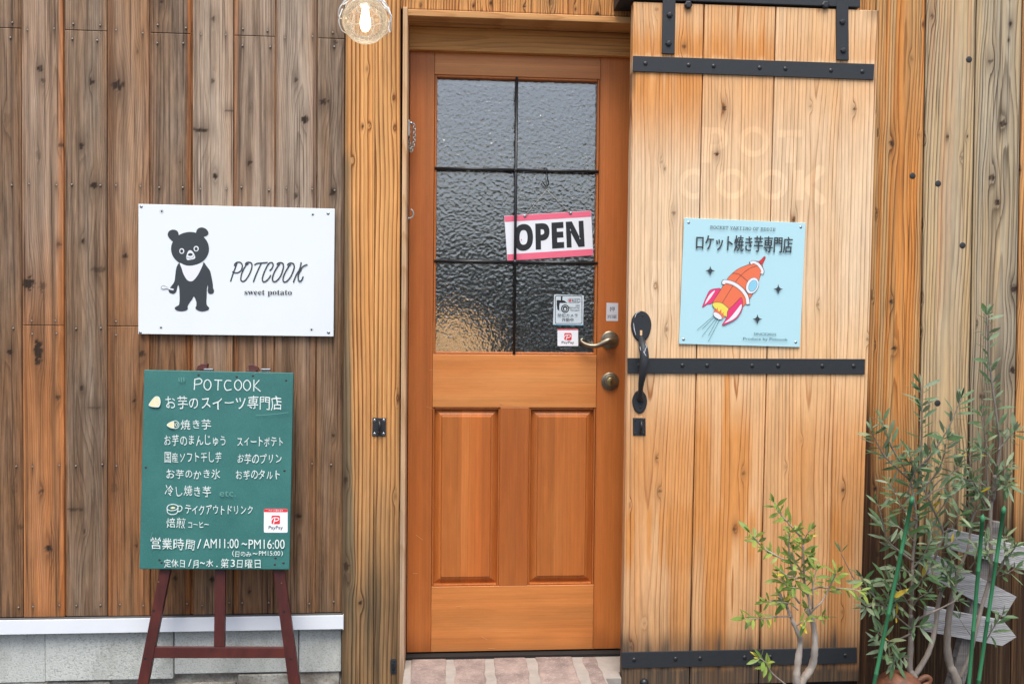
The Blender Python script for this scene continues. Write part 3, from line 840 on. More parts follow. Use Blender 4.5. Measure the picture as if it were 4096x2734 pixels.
mb = MB(); mb.box(XJ-.04, W(3560, 0, .0)[0], .012, .05, zsof+.031, ZTOP); mb.obj('sheathing', M_DARK, ab)

# ================================================================== FRONT DOOR
door = thing('front_door', 'orange brown panelled front door with six pane hammered glass window', 'door', (W(1630, 2600, YD)[0], YD, ZDB))
zdt = zt0 + .03
def vz(y0, x0, y1, x1, Y=YD): return (W(x0, y0, Y)[2]+W(x1, y1, Y)[2])/2
zg1 = vz(300, 1742, 314, 2398); zg0 = vz(1416, 1740, 1419, 2384)
xg0 = (W(1738, 310, YD)[0]+W(1733, 1400, YD)[0])/2; xg1 = (W(2399, 310, YD)[0]+W(2389, 1400, YD)[0])/2
zm0 = vz(1628, 1740, 1629, 2384); zb1 = vz(2343, 1735, 2338, 2380)
xm0 = W(1999, 1900, YD)[0]; xm1 = W(2114, 1900, YD)[0]
XDR = XR-.003; XDL = XJ+.003
def dfv(seed):
    def f(X, Z, u, v, at):
        nz = vnoise(X*18+seed, Z*.9, seed); at['tn'] = (nz-.5)*.12 + (vnoise(np.floor(X*13.7+seed*.31), np.zeros_like(X), seed+4)-.5)*.32; at['wx'] = np.clip((nz-.5)*.8, 0, .6)
        at['og'] = np.clip(.25+(vnoise(X*7, Z*1.2, seed+1)-.5)*.8, 0, 1); at['st'] = sstep(ZDB+.10, ZDB, Z+.05*(nz-.5))*.4 + .35*np.exp(-((X-W(2445, 1440, YD)[0])/.05)**2-((Z-W(2445, 1450, YD)[2])/.14)**2)*nz
    return f
def dfh(seed):
    def f(X, Z, u, v, at):
        nz = vnoise(X*1.1, Z*26+seed, seed); at['tn'] = (nz-.5)*.14 + (vnoise(np.floor(Z*12.1+seed*.37), np.zeros_like(X), seed+4)-.5)*.2; at['wx'] = np.clip(.15+(nz-.5)*1.0, 0, .8)
        at['og'] = np.clip((vnoise(X*2.1, Z*9, seed+1)-.62)*.8, 0, 1); at['st'] = sstep(ZDB+.09, ZDB, Z+.05*(vnoise(X*9, Z*3, seed)-.5))*.4
    return f
def dplank(name, x0, x1, z0, z1, y, th, seed, horiz=False, yfun=None, pitch=.0032, step=.008):
    mb = MB(); plank(mb, (x0, z1), (x1, z1), (x1, z0), (x0, z0), y, th, seed, pitch=pitch, pith=.25, depth=.02, slope=.002, wob=.006,
                     step=step, horiz=horiz, fields=(dfh if horiz else dfv)(seed), yfun=yfun, edge=.0012)
    return mb.obj(name, M_DOORH if horiz else M_DOOR, door)
dplank('stile', XDL, xg0-.0009, ZDB, zdt, YD, .036, 501); dplank('stile', xg1+.0009, XDR, ZDB, zdt, YD, .036, 502)
dplank('rail', xg0, xg1, zg1+.0002, zdt, YD+.0006, .036, 503, True)
dplank('rail', xg0, xg1, zm0, zg0-.0002, YD+.0006, .036, 504, True)
dplank('rail', xg0, xg1, ZDB, zb1-.0002, YD+.0006, .036, 505, True)
dplank('mullion', xm0, xm1, zb1, zm0-.0003, YD+.0004, .036, 506)
for k, (a, b) in enumerate(((xg0, xm0), (xm1, xg1))):
    cxp, czp, hw, hh = (a+b)/2, (zb1+zm0)/2, (b-a)/2, (zm0-zb1)/2
    def yf(X, Z, cxp=cxp, czp=czp, hw=hw, hh=hh):
        d = np.minimum(hw-np.abs(X-cxp), hh-np.abs(Z-czp))
        return .013*(1-sstep(.006, .031, d)) + .004*(d < .032)
    dplank('raised_panel', a+.0002, b-.0002, zb1+.0002, zm0-.0005, YD+.004, .02, 511+k, yfun=yf, step=.003, pitch=.004)
    m = MB()                                       # ovolo bead round the opening
    for (u0, u1, v0, v1) in ((a, a+.007, zb1, zm0-.0008), (b-.007, b, zb1, zm0-.0008), (a+.007, b-.007, zb1, zb1+.007), (a+.007, b-.007, zm0-.0078, zm0-.0008)):
        m.box(u0, u1, YD+.004, YD+.03, v0, v1)
    V = m.V; mesh_obj('panel_bead', V, m.F, M_DOOR, door, {k2: np.zeros(len(V)) for k2 in ('g', 'kn', 'st', 'wx')} | {'og': np.full(len(V), .4), 'tn': np.full(len(V), -.1)}, bevel=.003)
m = MB(); bw = .0085
for (u0, u1, v0, v1) in ((xg0, xg0+bw, zg0, zg1), (xg1-bw, xg1, zg0, zg1), (xg0+bw, xg1-bw, zg0, zg0+bw), (xg0+bw, xg1-bw, zg1-bw, zg1)):
    m.box(u0, u1, YD+.003, YD+.04, v0, v1)
V = m.V; mesh_obj('glazing_bead', V, m.F, M_DOOR, door, {k2: np.zeros(len(V)) for k2 in ('g', 'kn', 'st', 'wx')} | {'og': np.full(len(V), .3), 'tn': np.full(len(V), -.05)}, bevel=.003)
YG = YD+.022
m = MB(); m.box(xg0+bw-.002, xg1-bw+.002, YG, YG+.005, zg0+bw-.002, zg1-bw+.002)
m.obj('glass_pane', M_GLASS, door)
YB = YD+.002; rb = .0052
xv = W(2062, 860, YB)[0]
MB().tube([(xv, YB, zg0+.002), (xv, YB, zg1-.002)], rb, 10).obj('glazing_bar', M_BLACKS, door, smooth=True)
for (ya, xa, yb_, xb) in ((674, 1742, 685, 2389), (1046, 1740, 1049, 2383)):
    z = vz(ya, xa, yb_, xb, YB)
    MB().tube([(xg0+.002, YB, z), (xv-.004, YB, z)], rb, 10).tube([(xv+.004, YB, z), (xg1-.002, YB, z)], rb, 10).lathe((xv, YB, z), [(.0072, -.006), (.009, 0), (.0072, .006)], n=12) \
        .obj('glazing_bar', M_BLACKS, door, smooth=True)
A = Art(frame(0, 0, 1), YD-.0002)
rsc = np.random.RandomState(12)
for k in range(9):
    x_, y_ = (rsc.uniform(1640, 1725), rsc.uniform(1440, 2590)) if k < 4 else ((rsc.uniform(1740, 2380), rsc.uniform(2400, 2595)) if k < 7 else (rsc.uniform(1740, 2380), rsc.uniform(1435, 1610)))
    l_ = rsc.uniform(10, 34); a_ = rsc.normal(.1, .2); A.stroke('scuff', [(x_, y_), (x_+l_*math.cos(a_), y_+l_*math.sin(a_))], rsc.uniform(1.2, 3.2), smooth=False)
for k, mb_ in list(A.bins.items()): mb_.obj('scuffed_wood', plain('bare_scuffed_wood', lin(214, 148, 88), .7), door)
# lever handle, deadbolt
c = W(2439, 1359, YD)
lv = MB().lathe(c, [(.033, 0), (.033, .004), (.0305, .0065), (.0275, .007), (.0265, .0095), (.022, .0105), (.012, .0125), (.0105, .028)], n=36).obj('lever_handle', M_BRASS, door, smooth=True)
lv.modifiers.new('e', 'EDGE_SPLIT').split_angle = math.radians(40)
Y2 = YD-.034
pts = [W(x, y, Y2-k) for x, y, k in ((2462, 1362, -.004), (2440, 1360, .004), (2418, 1368, .006), (2390, 1381, .004), (2362, 1382, 0), (2338, 1374, -.004), (2326, 1364, -.008), (2326, 1357, -.010), (2332, 1356, -.010))]
sp = spline(pts, 5)
rr = np.interp(np.linspace(0, 1, len(sp)), [0, .18, .4, .7, 1], [.010, .0125, .008, .006, .0045])
MB().tube(sp, list(rr), 12).obj('lever', M_BRASS, lv, smooth=True)
c = W(2440, 1524, YD)
dl = MB().lathe(c, [(.033, 0), (.033, .004), (.031, .006), (.028, .0065), (.027, .010), (.024, .011), (.0225, .0155), (.020, .0165), (.0165, .0165)], n=36).obj('deadbolt', M_BRASS, door, smooth=True)
dl.modifiers.new('e', 'EDGE_SPLIT').split_angle = math.radians(40)
MB().lathe(c+np.array([0, -.0166, 0]), [(.0155, 0), (.0155, .002), (.014, .0028)], n=28).obj('key_cylinder', M_BRASSD, dl, smooth=True)
MB().box(c[0]-.0012, c[0]+.0012, c[1]-.0199, c[1]-.019, c[2]-.005, c[2]+.005).obj('keyhole', M_INKB, dl)

# brick step under the door
stp = thing('brick_step', 'low step of worn pinkish bricks with wide pale mortar below the front door', 'step', ((XJ+XR)/2, -.1, 0))
xst = W(2462, 2720, -.30)[0]
MB().box(XJ+.001, xst, -.30, -.132, 0, ZSILL-.002).box(XJ+.001, W(2488, 2740, -.125)[0]-.004, -.1318, -.0802, 0, ZSILL-.002).box(XJ+.001, XR-.001, -.08, YD-.036, 0, ZSILL-.002).obj('mortar_bed', M_MORTW, stp)
bk = MB(); rs = np.random.RandomState(5)
edges = [(1640, 1785), (1815, 1948), (1982, 2120), (2160, 2314), (2350, 2500)]
for (a, b) in edges:
    xa, xb = W(a, 2690, -.12)[0], W(b, 2690, -.12)[0]
    xa = max(xa, XJ+.003)+rs.uniform(-.002, .004); xb = min(xb, xst-.002)
    if xb-xa < .02: continue
    ys_ = np.linspace(-.296, YD-.034, 9); zt_ = ZSILL+rs.uniform(-.001, .003)
    L_ = [(xa+rs.uniform(-.004, .005), y) for y in ys_]; R_ = [(xb+rs.uniform(-.005, .004), y) for y in ys_]
    bk.prism([(x, y, zt_) for x, y in L_]+[(x, y, zt_) for x, y in R_[::-1]], (0, 0, -.06))
bk.obj('brick_course', M_BRICK, stp, bevel=.006)

# ================================================================== SLIDING BARN DOOR
YS = -.125
bd = thing('barn_door', 'pale wooden sliding barn door with black iron straps', 'sliding door', tuple(W(2960, 2720, YS)))
TLb, TRb, BRb, BLb = wp(2534, 7, YS), wp(3515, 42, YS), wp(3435, 2722, YS), wp(2488, 2746, YS)
bk_ = kpx([(2895, 432, 11, 11, 1), (2868, 615, 10, 10, 1), (2735, 186, 9, 7, .9), (3243, 425, 6, 7, .6), (3417, 438, 8, 7, .9), (2645, 648, 4, 7, .5), (2659, 675, 4, 4, 1),
           (2694, 853, 9, 10, .7), (3176, 878, 8, 12, 1), (2625, 38, 10, 9, .5), (3277, 39, 5, 5, .5), (2626, 1831, 5, 6, 1), (2637, 1964, 8, 8, .8), (2666, 1317, 8, 10, .6), (2974, 1892, 8, 9, .7), (2940, 2115, 9, 9, .9),
           (3372, 1957, 9, 9, 1), (3272, 1218, 6, 7, .6), (3143, 1865, 4, 4, .9), (2527, 2590, 12, 9, .6), (2520, 2018, 3, 10, .6), (3368, 2446, 7, 8, .5), (3205, 1760, 4, 5, .4), (2620, 1143, 6, 6, .4), (2578, 2490, 5, 8, .4), (3470, 1356, 6, 9, .7)], YS)
def ghost(a, b):
    """pale outline left by letters that were once fixed on the door: POT / COOK"""
    m = np.zeros_like(a)
    def ring(cx, cy, rx, ry, t=.36, x0=-1e9, x1=1e9):
        q = np.sqrt(((a-cx)/rx)**2+((b-cy)/ry)**2)
        return sstep(1.03, .95, q)*sstep(1-t-.06, 1-t+.02, q)*(a > x0)*(a < x1)
    def bar(x0, y0, x1, y1): return sstep(x0-4, x0+3, a)*sstep(x1+4, x1-3, a)*sstep(y0-4, y0+3, b)*sstep(y1+4, y1-3, b)
    def dg(x0, y0, x1, y1, w=20):
        t = np.clip(((a-x0)*(x1-x0)+(b-y0)*(y1-y0))/((x1-x0)**2+(y1-y0)**2), 0, 1)
        return sstep(w+3, w-4, np.hypot(a-x0-t*(x1-x0), b-y0-t*(y1-y0)))
    for g in (bar(2806, 510, 2842, 650), ring(2858, 556, 56, 48, .5, 2842), ring(3015, 566, 62, 62), bar(3112, 520, 3208, 548), bar(3142, 548, 3180, 650),
              ring(2776, 735, 62, 62, .36, -1e9, 2800), ring(2928, 735, 62, 62), ring(3090, 738, 62, 62), bar(3180, 680, 3214, 800), dg(3214, 745, 3280, 680), dg(3214, 735, 3284, 800)):
        m = np.maximum(m, g)
    return m
def bf(X, Z, u, v, at, i=0):
    a, b = proj(X, YS, Z)
    n1 = vnoise(X*14+i*5, Z*2.0, 140+i); n2 = vnoise(X*70, Z*1.6, 144+i); n3 = vnoise(X*4, Z*1.2, 149+i); n4 = vnoise(X*90, Z*9, 151)
    og = np.zeros_like(X)
    bx = {0: 1.0, 1: .8, 2: .35, 3: .45}[i]
    jag = 26*(n2-.5)+14*(n4-.5)
    sl = (a-2533)*.034
    og += .75*bx*sstep(60, 190, b-sl+jag)*sstep(226, 212, b-sl+jag)*(.5+n1*.6)
    og += 1.0*bx*sstep(760, 300, b-sl)*(b-sl > 285)*sstep(.22, .55, n1*.7+.35*n2)*(1 if i == 0 else .5)
    og += (.38 if i < 2 else .10)*(b < 240)*(.5+n2)
    og += .42*sstep(1380, 1750, b) + .6*sstep(1500, 1850, b)*sstep(.3, .7, n1)*(1.2 if i == 1 else .7)
    og += .55*sstep(1990, 2100, b)*sstep(2320, 2200, b)*sstep(.3, .7, n2)*(1 if i < 2 else .35)
    if i == 1: og += 1.1*np.exp(-((a-2908+(b-1500)*.03+14*(n1-.5))/(9+5*n3))**2)*sstep(1480, 1500, b)*sstep(2050, 1850, b)
    at['og'] = np.clip(og, 0, 1)
    at['wx'] = np.clip(.6*sstep(300, 600, b)*sstep(1500, 1100, b)+(n3-.5)*.5+.12 + (.5 if i == 0 else 0)*sstep(2620, 2520, a)*sstep(1500, 1700, b), 0, 1)
    at['tn'] = (n3-.5)*.1+.03*(i == 1) - sstep(1500, 2300, b)*.09 - sstep(2300, 2600, b)*.16 + ghost(a, b)*.15 + .06*sstep(2590, 2596, a)*sstep(2706, 2700, a)*sstep(1040, 1046, b)*sstep(1218, 1212, b)
    wav = 40*(n1-.5)+26*(n2-.5)
    st = .8*sstep(2490, 2598, b+wav)*(.55+.5*n2) + .35*sstep(2660, 2690, b)
    st += .22*sstep(2150, 2500, b)*sstep(.5, .8, n2)
    edge = np.minimum(u, 1-u); st += .28*sstep(.03, .0, edge)*sstep(1700, 2500, b)
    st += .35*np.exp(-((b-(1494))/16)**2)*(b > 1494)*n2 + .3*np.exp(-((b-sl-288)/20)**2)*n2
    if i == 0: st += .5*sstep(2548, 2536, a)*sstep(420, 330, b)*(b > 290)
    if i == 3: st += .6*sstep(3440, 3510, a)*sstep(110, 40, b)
    at['st'] = np.clip(st, 0, .92)
ft = [0, .2845, .5765, .851, 1.0]; fb = [0, .2805, .5720, .862, 1.0]
L2 = lambda A, B, t: (A[0]+(B[0]-A[0])*t, A[1]+(B[1]-A[1])*t)
mb = MB()
for i in range(4):
    g = .0022 if i < 3 else .0002; g0 = .0022 if 0 < i < 3 else .0002
    tl, tr = L2(TLb, TRb, ft[i]), L2(TLb, TRb, ft[i+1]); bl, br = L2(BLb, BRb, fb[i]), L2(BLb, BRb, fb[i+1])
    tl = (tl[0]+g0, tl[1]); bl = (bl[0]+g0, bl[1]); tr = (tr[0]-(g if i != 2 else .0003), tr[1]); br = (br[0]-(g if i != 2 else .0003), br[1])
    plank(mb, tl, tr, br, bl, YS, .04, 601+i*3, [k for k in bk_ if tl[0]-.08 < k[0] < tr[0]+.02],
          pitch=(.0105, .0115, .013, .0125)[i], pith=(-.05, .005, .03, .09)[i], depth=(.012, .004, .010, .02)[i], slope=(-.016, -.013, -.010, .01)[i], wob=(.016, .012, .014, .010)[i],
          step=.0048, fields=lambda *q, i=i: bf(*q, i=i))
mb.obj('boards', M_BARN, bd)
def strap(corners, bolts, yb, th=.005):
    s = panel('iron_strap', corners, YS-th, th, M_BLACK, bd, bevel=.001)
    bo = MB().lathe((0, 0, 0), dome(.0085, .006), n=12).obj('bolt', M_BLACKS, s, smooth=True)
    copies(bo, s, [tuple(W(x, yb(x), YS-th)) for x in bolts])
strap([(2533, 223), (3498, 256), (3495, 319), (2531, 285)], [2582, 2755, 2855, 3039, 3142, 3324, 3450], lambda x: 254+(x-2582)*.0375)
strap([(2510, 1431), (3461, 1435), (3459, 1496), (2510, 1492)], [2558, 2730, 2829, 3009, 3113, 3290, 3415], lambda x: 1461+(x-2730)*.004)
strap([(2486, 2607), (3428, 2588), (3428, 2650), (2486, 2671)], [2537, 2703, 2801, 2979, 3082, 3382], lambda x: 2637-(x-2537)*.02)
for (cs, bs) in (([(2653, -90), (2704, -90), (2699, 216), (2648, 213)], [(2678, 60), (2674, 174)]),
                 ([(3346, -90), (3393, -90), (3396, 241), (3347, 239)], [(3370, 88), (3373, 202)])):
    s = panel('hanger_strap', cs, YS-.007, .0068, M_BLACK, bd, bevel=.001)
    bo = MB().lathe((0, 0, 0), [(.011, 0), (.011, .007), (.008, .010), (.004, .011)], n=6).obj('bolt', M_BLACKS, s)
    copies(bo, s, [tuple(W(x, y, YS-.007)) for x, y in bs])
# pull handle
YH = YS-.004
ph = thing('pull', 'pull', 'pull', tuple(W(2565, 1450, YH))); bpy.data.objects.remove(ph)
cpl = W(2565, 1303, YS)
def egg(cx, cy, rx, ryt, ryb, n=40):
    return [(cx+rx*math.cos(t)*(1-.12*max(0, math.sin(t))), cy+(ryb if math.sin(t) > 0 else ryt)*math.sin(t)) for t in [2*math.pi*i/n for i in range(n)]]
hd = None
for cx_, cy_, rx, a_, b_ in ((2565, 1300, 41, 57, 68), (2559, 1606, 30, 46, 47)):
    m = MB()
    for k, (s1, d0, d1) in enumerate(((1.0, 0, .004), (.93, .004, .0065))):
        F = [W(x, y, YS-d1) for x, y in egg(cx_, cy_, rx*s1, a_*s1, b_*s1)]
        m.prism(F, (0, d1-d0, 0))
    o_ = m.obj('foot_plate' if hd else 'pull_handle', M_BLACK, hd or bd, bevel=.0008); hd = hd or o_
pts = [W(x, y, YS-d) for x, y, d in ((2566, 1352, .004), (2567, 1366, .022), (2572, 1385, .042), (2577, 1420, .058), (2576, 1455, .062), (2570, 1500, .058), (2564, 1540, .044), (2562, 1572, .026), (2562, 1596, .005))]
sp = spline(pts, 5); tt = np.linspace(0, 1, len(sp))
MB().tube(sp, list(np.interp(tt, [0, .1, .3, .5, .8, .92, 1], [.009, .011, .0155, .0155, .008, .0095, .013])), 12).obj('grip', M_BLACK, hd, smooth=True)
panel('latch_hole', rect(2560, 1320, 2569, 1341), YS-.0068, .0002, M_BARN, hd)
MB().lathe(W(2561, 1627, YS-.0066), dome(.004, .002), n=10).lathe(W(2571, 1262, YS-.0066), dome(.003, .0015), n=10).obj('screw', M_BLACKS, hd, smooth=True)
a = Art(frame(0, 0, 1), YS-.0066); 
for st_ in ([(2534, 1292), (2537, 1315), (2543, 1338)], [(2540, 1268), (2546, 1252), (2558, 1246)]): a.stroke('worn_paint', st_, 2.6, taper=True)
a.done(hd, {}, {'worn_paint': M_PAPER})
a = Art(frame(0, 0, 1), YS-.079)
for st_ in ([(2560, 1385), (2563, 1400)], [(2573, 1404), (2584, 1422)], [(2584, 1388), (2576, 1412)], [(2582, 1372), (2587, 1390)]): a.stroke('worn_paint', st_, 2.4, taper=True)
a.done(hd, {}, {'worn_paint': M_PAPER})
# staple plate under the handle, and the end stop near the foot
s = panel('staple_plate', [(2532, 1670), (2582, 1671), (2583, 1741), (2532, 1740)], YS-.003, .003, M_BLACK, bd)
MB().tube(spline([W(x, y, YS-d) for x, y, d in ((2566, 1685, .003), (2566, 1687, .018), (2566, 1705, .026), (2564, 1722, .018), (2563, 1726, .003))], 5), .0042, 10).obj('staple', M_BLACKS, s, smooth=True)
bo = MB().lathe((0, 0, 0), dome(.0042, .002), n=10).obj('screw', M_BLACKS, s, smooth=True)
copies(bo, s, [tuple(W(x, y, YS-.003)) for x, y in ((2540, 1679), (2574, 1679), (2540, 1732), (2574, 1732))])
MB().lathe(W(2576, 2727, YS), [(.015, 0), (.015, .004), (.013, .010), (.008, .014), (.002, .015)], n=20).obj('foot_bolt', M_BLACKS, bd, smooth=True)
# rail
rl = thing('door_rail', 'black iron sliding rail above the barn door', 'rail', tuple(W(3000, 0, -.09)))
zr0 = W(3441, 30, -.13)[2]; xr1 = W(3441, 20, -.13)[0]; xr0 = W(2480, 0, -.13)[0]
MB().box(xr0, xr1, -.131, -.012, zr0, zr0+.09).obj('rail_box', M_BLACK, rl, bevel=.002)
for q in (2752, 3300):
    MB().lathe(W(q, 12, -.128)+np.array([0, 0, -.008]), [(.014, 0), (.014, .006), (.009, .009)], n=6).obj('bolt', M_BLACKS, rl)

# ================================================================== RIGHT BOARD WALL
YR = -.02
bw_ = thing('board_wall', 'wall of broad weathered yellow grey boards behind the olive trees', 'wall', tuple(W(3800, 2700, YR)))
rk = kpx([(3566, 575, 11, 16, .9), (3962, 245, 14, 13, .8), (4012, 494, 15, 16, .9), (3968, 708, 15, 16, .9), (3989, 809, 16, 17, .9), (3565, 1209, 9, 11, .9), (3577, 1393, 10, 12, .9),
          (4056, 1154, 17, 18, 1), (3930, 1585, 13, 17, .8), (4050, 1479, 14, 18, 1), (3501, 1956, 11, 12, 1), (3509, 2216, 13, 13, 1), (3480, 2644, 12, 13, 1), (3645, 235, 7, 12, .5),
          (4042, 95, 7, 10, 1), (3730, 64, 8, 12, .7), (3790, 549, 5, 8, .9), (3847, 630, 6, 9, .6), (3868, 545, 4, 6, .9), (4035, 160, 4, 6, 1), (3690, 98, 4, 4, 1), (3676, 540, 4, 4, 1), (3512, 530, 4, 26, .9), (3504, 445, 4, 22, .8),
          (3505, 860, 6, 30, .8), (3490, 1185, 5, 40, .8), (3699, 560, 5, 40, .6), (3690, 900, 4, 50, .7), (3688, 1195, 5, 28, .8), (3685, 1325, 5, 22, .8), (4080, 680, 4, 10, .9), (3500, 1380, 4, 20, .8), (3910, 1290, 4, 30, .5), (3605, 2170, 6, 60, .7), (3720, 1800, 7, 80, .4)], YR)
def rf(X, Z, u, v, at, i=0):
    a, b = proj(X, YR, Z)
    n1 = vnoise(X*16+i*3, Z*1.7, 170+i); n2 = vnoise(X*75, Z*1.1, 175+i); n3 = vnoise(X*5, Z*1.1, 179)
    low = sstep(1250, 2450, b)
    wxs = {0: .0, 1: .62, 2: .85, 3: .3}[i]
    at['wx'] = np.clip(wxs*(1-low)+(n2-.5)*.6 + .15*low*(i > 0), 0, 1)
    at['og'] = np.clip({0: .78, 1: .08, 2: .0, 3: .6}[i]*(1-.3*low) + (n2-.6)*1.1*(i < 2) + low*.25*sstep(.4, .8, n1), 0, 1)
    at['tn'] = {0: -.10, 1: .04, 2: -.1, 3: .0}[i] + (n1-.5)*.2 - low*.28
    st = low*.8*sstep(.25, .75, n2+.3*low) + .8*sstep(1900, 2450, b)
    st += .55*sstep(.02, 0, np.minimum(u, 1-u))
    if i == 0: st += .55*sstep(.10, .02, u)*sstep(.3, .7, n2)*1.0
    if i == 0: st += .75*sstep(.17, .08, u)*sstep(1500, 1900, b)
    if i == 2: st += .5*sstep(1100, 1500, b)*np.exp(-((u-.62)/.10)**2)*sstep(.2, .6, n2) + .3*sstep(700, 900, b)*np.exp(-((u-.42)/.12)**2)
    at['st'] = np.clip(st, 0, .95)
Tt = [3508, 3706, 3908, 4092, 4330]; Bt = [3425, 3660, 3855, 4040, 4270]
mb = MB()
for k in range(4):
    a0, a1 = W(4302+240*k, 1300, YR)[0], W(4302+240*k+236, 1300, YR)[0]
    plank(mb, (a0, ZTOP), (a1, ZTOP), (a1, -.02), (a0, -.02), YR, .05, 930+k, pitch=.01, step=.012, wx=.5+.1*k, tn=-.08)
for i in range(4):
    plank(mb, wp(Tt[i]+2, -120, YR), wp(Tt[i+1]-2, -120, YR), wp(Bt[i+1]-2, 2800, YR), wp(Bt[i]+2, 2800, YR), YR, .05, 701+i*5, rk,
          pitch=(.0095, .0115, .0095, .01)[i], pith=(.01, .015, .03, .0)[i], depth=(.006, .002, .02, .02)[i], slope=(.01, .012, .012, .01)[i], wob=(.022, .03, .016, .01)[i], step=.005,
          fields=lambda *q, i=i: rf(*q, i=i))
mb.obj('boarding', M_BOARD, bw_)
mb = MB(); mb.box(XR+.035, W(5260, 0, .0)[0], .032, .06, 0, ZTOP); mb.obj('sheathing', M_DARK, bw_)
pg = MB().lathe((0, 0, 0), [(.0115, 0), (.0115, .002), (.009, .003)], n=16).obj('bolt_head', M_PEG, bw_, smooth=True)
copies(pg, bw_, [tuple(W(x, y, YR)) for x, y in ((3876, 238), (3650, 703), (3752, 734), (3850, 981), (3750, 1611))])

# ================================================================== WHITE BEAR SIGN
f5 = frame(540, 800, .35714)
YW = -.018
sg = thing('shop_sign', 'white panel with a standing black bear and thin slanted lettering on the weathered boards', 'sign', tuple(W(945, 1340, YW)))
panel('sign_panel', [f5(38, 42), f5(2237, 96), f5(2222, 1526), f5(36, 1497)], YW, .006, M_WHITE, sg)
A = Art(f5, YW)
K = 'bear_emblem'
A.ell(K, 617, 545, 213, 189)
A.blob(K, [(424, 462), (385, 425), (367, 385), (385, 345), (430, 330), (475, 347), (492, 390), (500, 440), (470, 470)])
A.blob(K, [(684, 370), (700, 325), (745, 305), (795, 322), (823, 362), (812, 392), (770, 414), (740, 440), (690, 410)])
A.blob(K, [(500, 702), (560, 725), (617, 735), (690, 722), (765, 695), (800, 735), (840, 790), (858, 860), (873, 945), (875, 982), (886, 1012), (876, 1042), (850, 1051),
           (822, 1040), (815, 1008), (819, 975), (814, 952), (806, 1000), (804, 1080), (801, 1150), (810, 1180), (832, 1206), (815, 1232), (755, 1245), (700, 1232),
           (678, 1206), (688, 1180), (686, 1130), (660, 1077), (640, 1110), (610, 1150), (590, 1190), (592, 1216), (570, 1235), (522, 1243), (470, 1234), (445, 1210), (465, 1188),
           (490, 1174), (500, 1130), (500, 1060), (496, 985), (486, 950), (474, 975), (464, 1020), (440, 1045), (410, 1046), (382, 1028), (379, 1000), (400, 972), (440, 915), (450, 860), (458, 790), (470, 740)], 4)
B = 'bear_bib'
A.blob(B, [(503, 704), (560, 727), (617, 735), (690, 722), (764, 697), (740, 770), (700, 845), (655, 898), (621, 908), (585, 892), (548, 835), (522, 760)], 5)
A.ell(B, 525, 570, 28, 31); A.ell(B, 686, 544, 29, 31)
A.blob(B, [(576, 630), (590, 585), (610, 562), (635, 566), (660, 595), (675, 632), (668, 656), (620, 668), (590, 671), (578, 655)])
A.ell(K, 524, 571, 17, 20); A.ell(K, 686, 545, 17, 20); A.ell(K, 621, 609, 26, 16, -.05)
A.stroke('bear_line', [(578, 641), (605, 645), (630, 653), (652, 640), (664, 615)], 4)
A.blob(B, [(294, 975), (305, 962), (325, 958), (345, 966), (365, 978), (400, 986), (430, 992), (437, 1002), (425, 1009), (395, 1002), (355, 990), (325, 996), (300, 990)])
A.stroke('bear_line', [(380, 998), (355, 990), (325, 996), (300, 990), (294, 975), (305, 962), (325, 958), (345, 966), (375, 980)], 4)
A.done(sg, {}, {K: M_INK, B: M_WINK, 'bear_line': M_INK})
A = Art(f5, YW); L = 'lettering'; w_ = 15
for st_ in ([(1072, 906), (1100, 820), (1130, 740), (1145, 694)], [(1116, 734), (1122, 712), (1150, 695), (1185, 700), (1203, 735), (1190, 785), (1150, 812), (1115, 812), (1096, 802)],
            [(1238, 718), (1250, 700), (1280, 696), (1308, 712), (1305, 770), (1270, 850), (1230, 902), (1200, 908), (1186, 880), (1200, 810), (1240, 735), (1268, 712)],
            [(1342, 724), (1370, 708), (1420, 704), (1482, 698)], [(1412, 712), (1385, 770), (1350, 850), (1328, 912)],
            [(1512, 786), (1535, 762), (1548, 720), (1530, 698), (1495, 715), (1455, 790), (1428, 870), (1436, 910), (1465, 908), (1500, 875), (1520, 842)],
            [(1592, 720), (1605, 704), (1635, 700), (1660, 715), (1660, 765), (1630, 850), (1585, 905), (1555, 912), (1540, 885), (1555, 820), (1600, 740), (1622, 716)],
            [(1710, 724), (1725, 708), (1752, 704), (1780, 720), (1780, 770), (1745, 855), (1700, 908), (1670, 914), (1658, 885), (1675, 825), (1720, 745), (1742, 720)],
            [(1862, 700), (1845, 770), (1805, 840), (1776, 916)], [(1928, 722), (1880, 745), (1840, 800)], [(1862, 778), (1832, 830), (1830, 890), (1848, 910), (1870, 890), (1884, 858)]):
    A.stroke(L, st_, w_)
A.text(L, '\U0001D42C\U0001D430\U0001D41E\U0001D41E\U0001D42D \U0001D429\U0001D428\U0001D42D\U0001D41A\U0001D42D\U0001D428', [(1228, 1004), (1758, 1006), (1758, 1076), (1228, 1074)], 0)
A.done(sg, {}, {L: M_INK})
sc_ = MB().lathe((0, 0, 0), dome(.0062, .003), n=14).obj('screw', M_STEEL, sg, smooth=True)
copies(sc_, sg, [tuple(W(*f5(x, y), YW)) for x, y in ((70, 72), (2163, 150), (60, 1482), (2167, 1482))])
hl = MB().lathe((0, 0, 0), [(.0034, 0), (.0034, .0004)], n=12).obj('screw_hole', M_INKB, sg)
copies(hl, sg, [tuple(W(*f5(x, y), YW)) for x, y in ((299, 126), (1992, 163), (291, 1427), (1977, 1450))])
A = Art(f5, YW); A.ell('hole_rim', 298, 126, 24, 24, 0, (20, 20)); A.ell('hole_rim', 1978, 1450, 22, 18, 0, (19, 15)); A.ell('hole_rim', 1992, 163, 18, 18, 0, (16, 16)); A.ell('hole_rim', 291, 1427, 20, 18, 0, (18, 16))
A.done(sg, {}, {'hole_rim': M_PAPER})

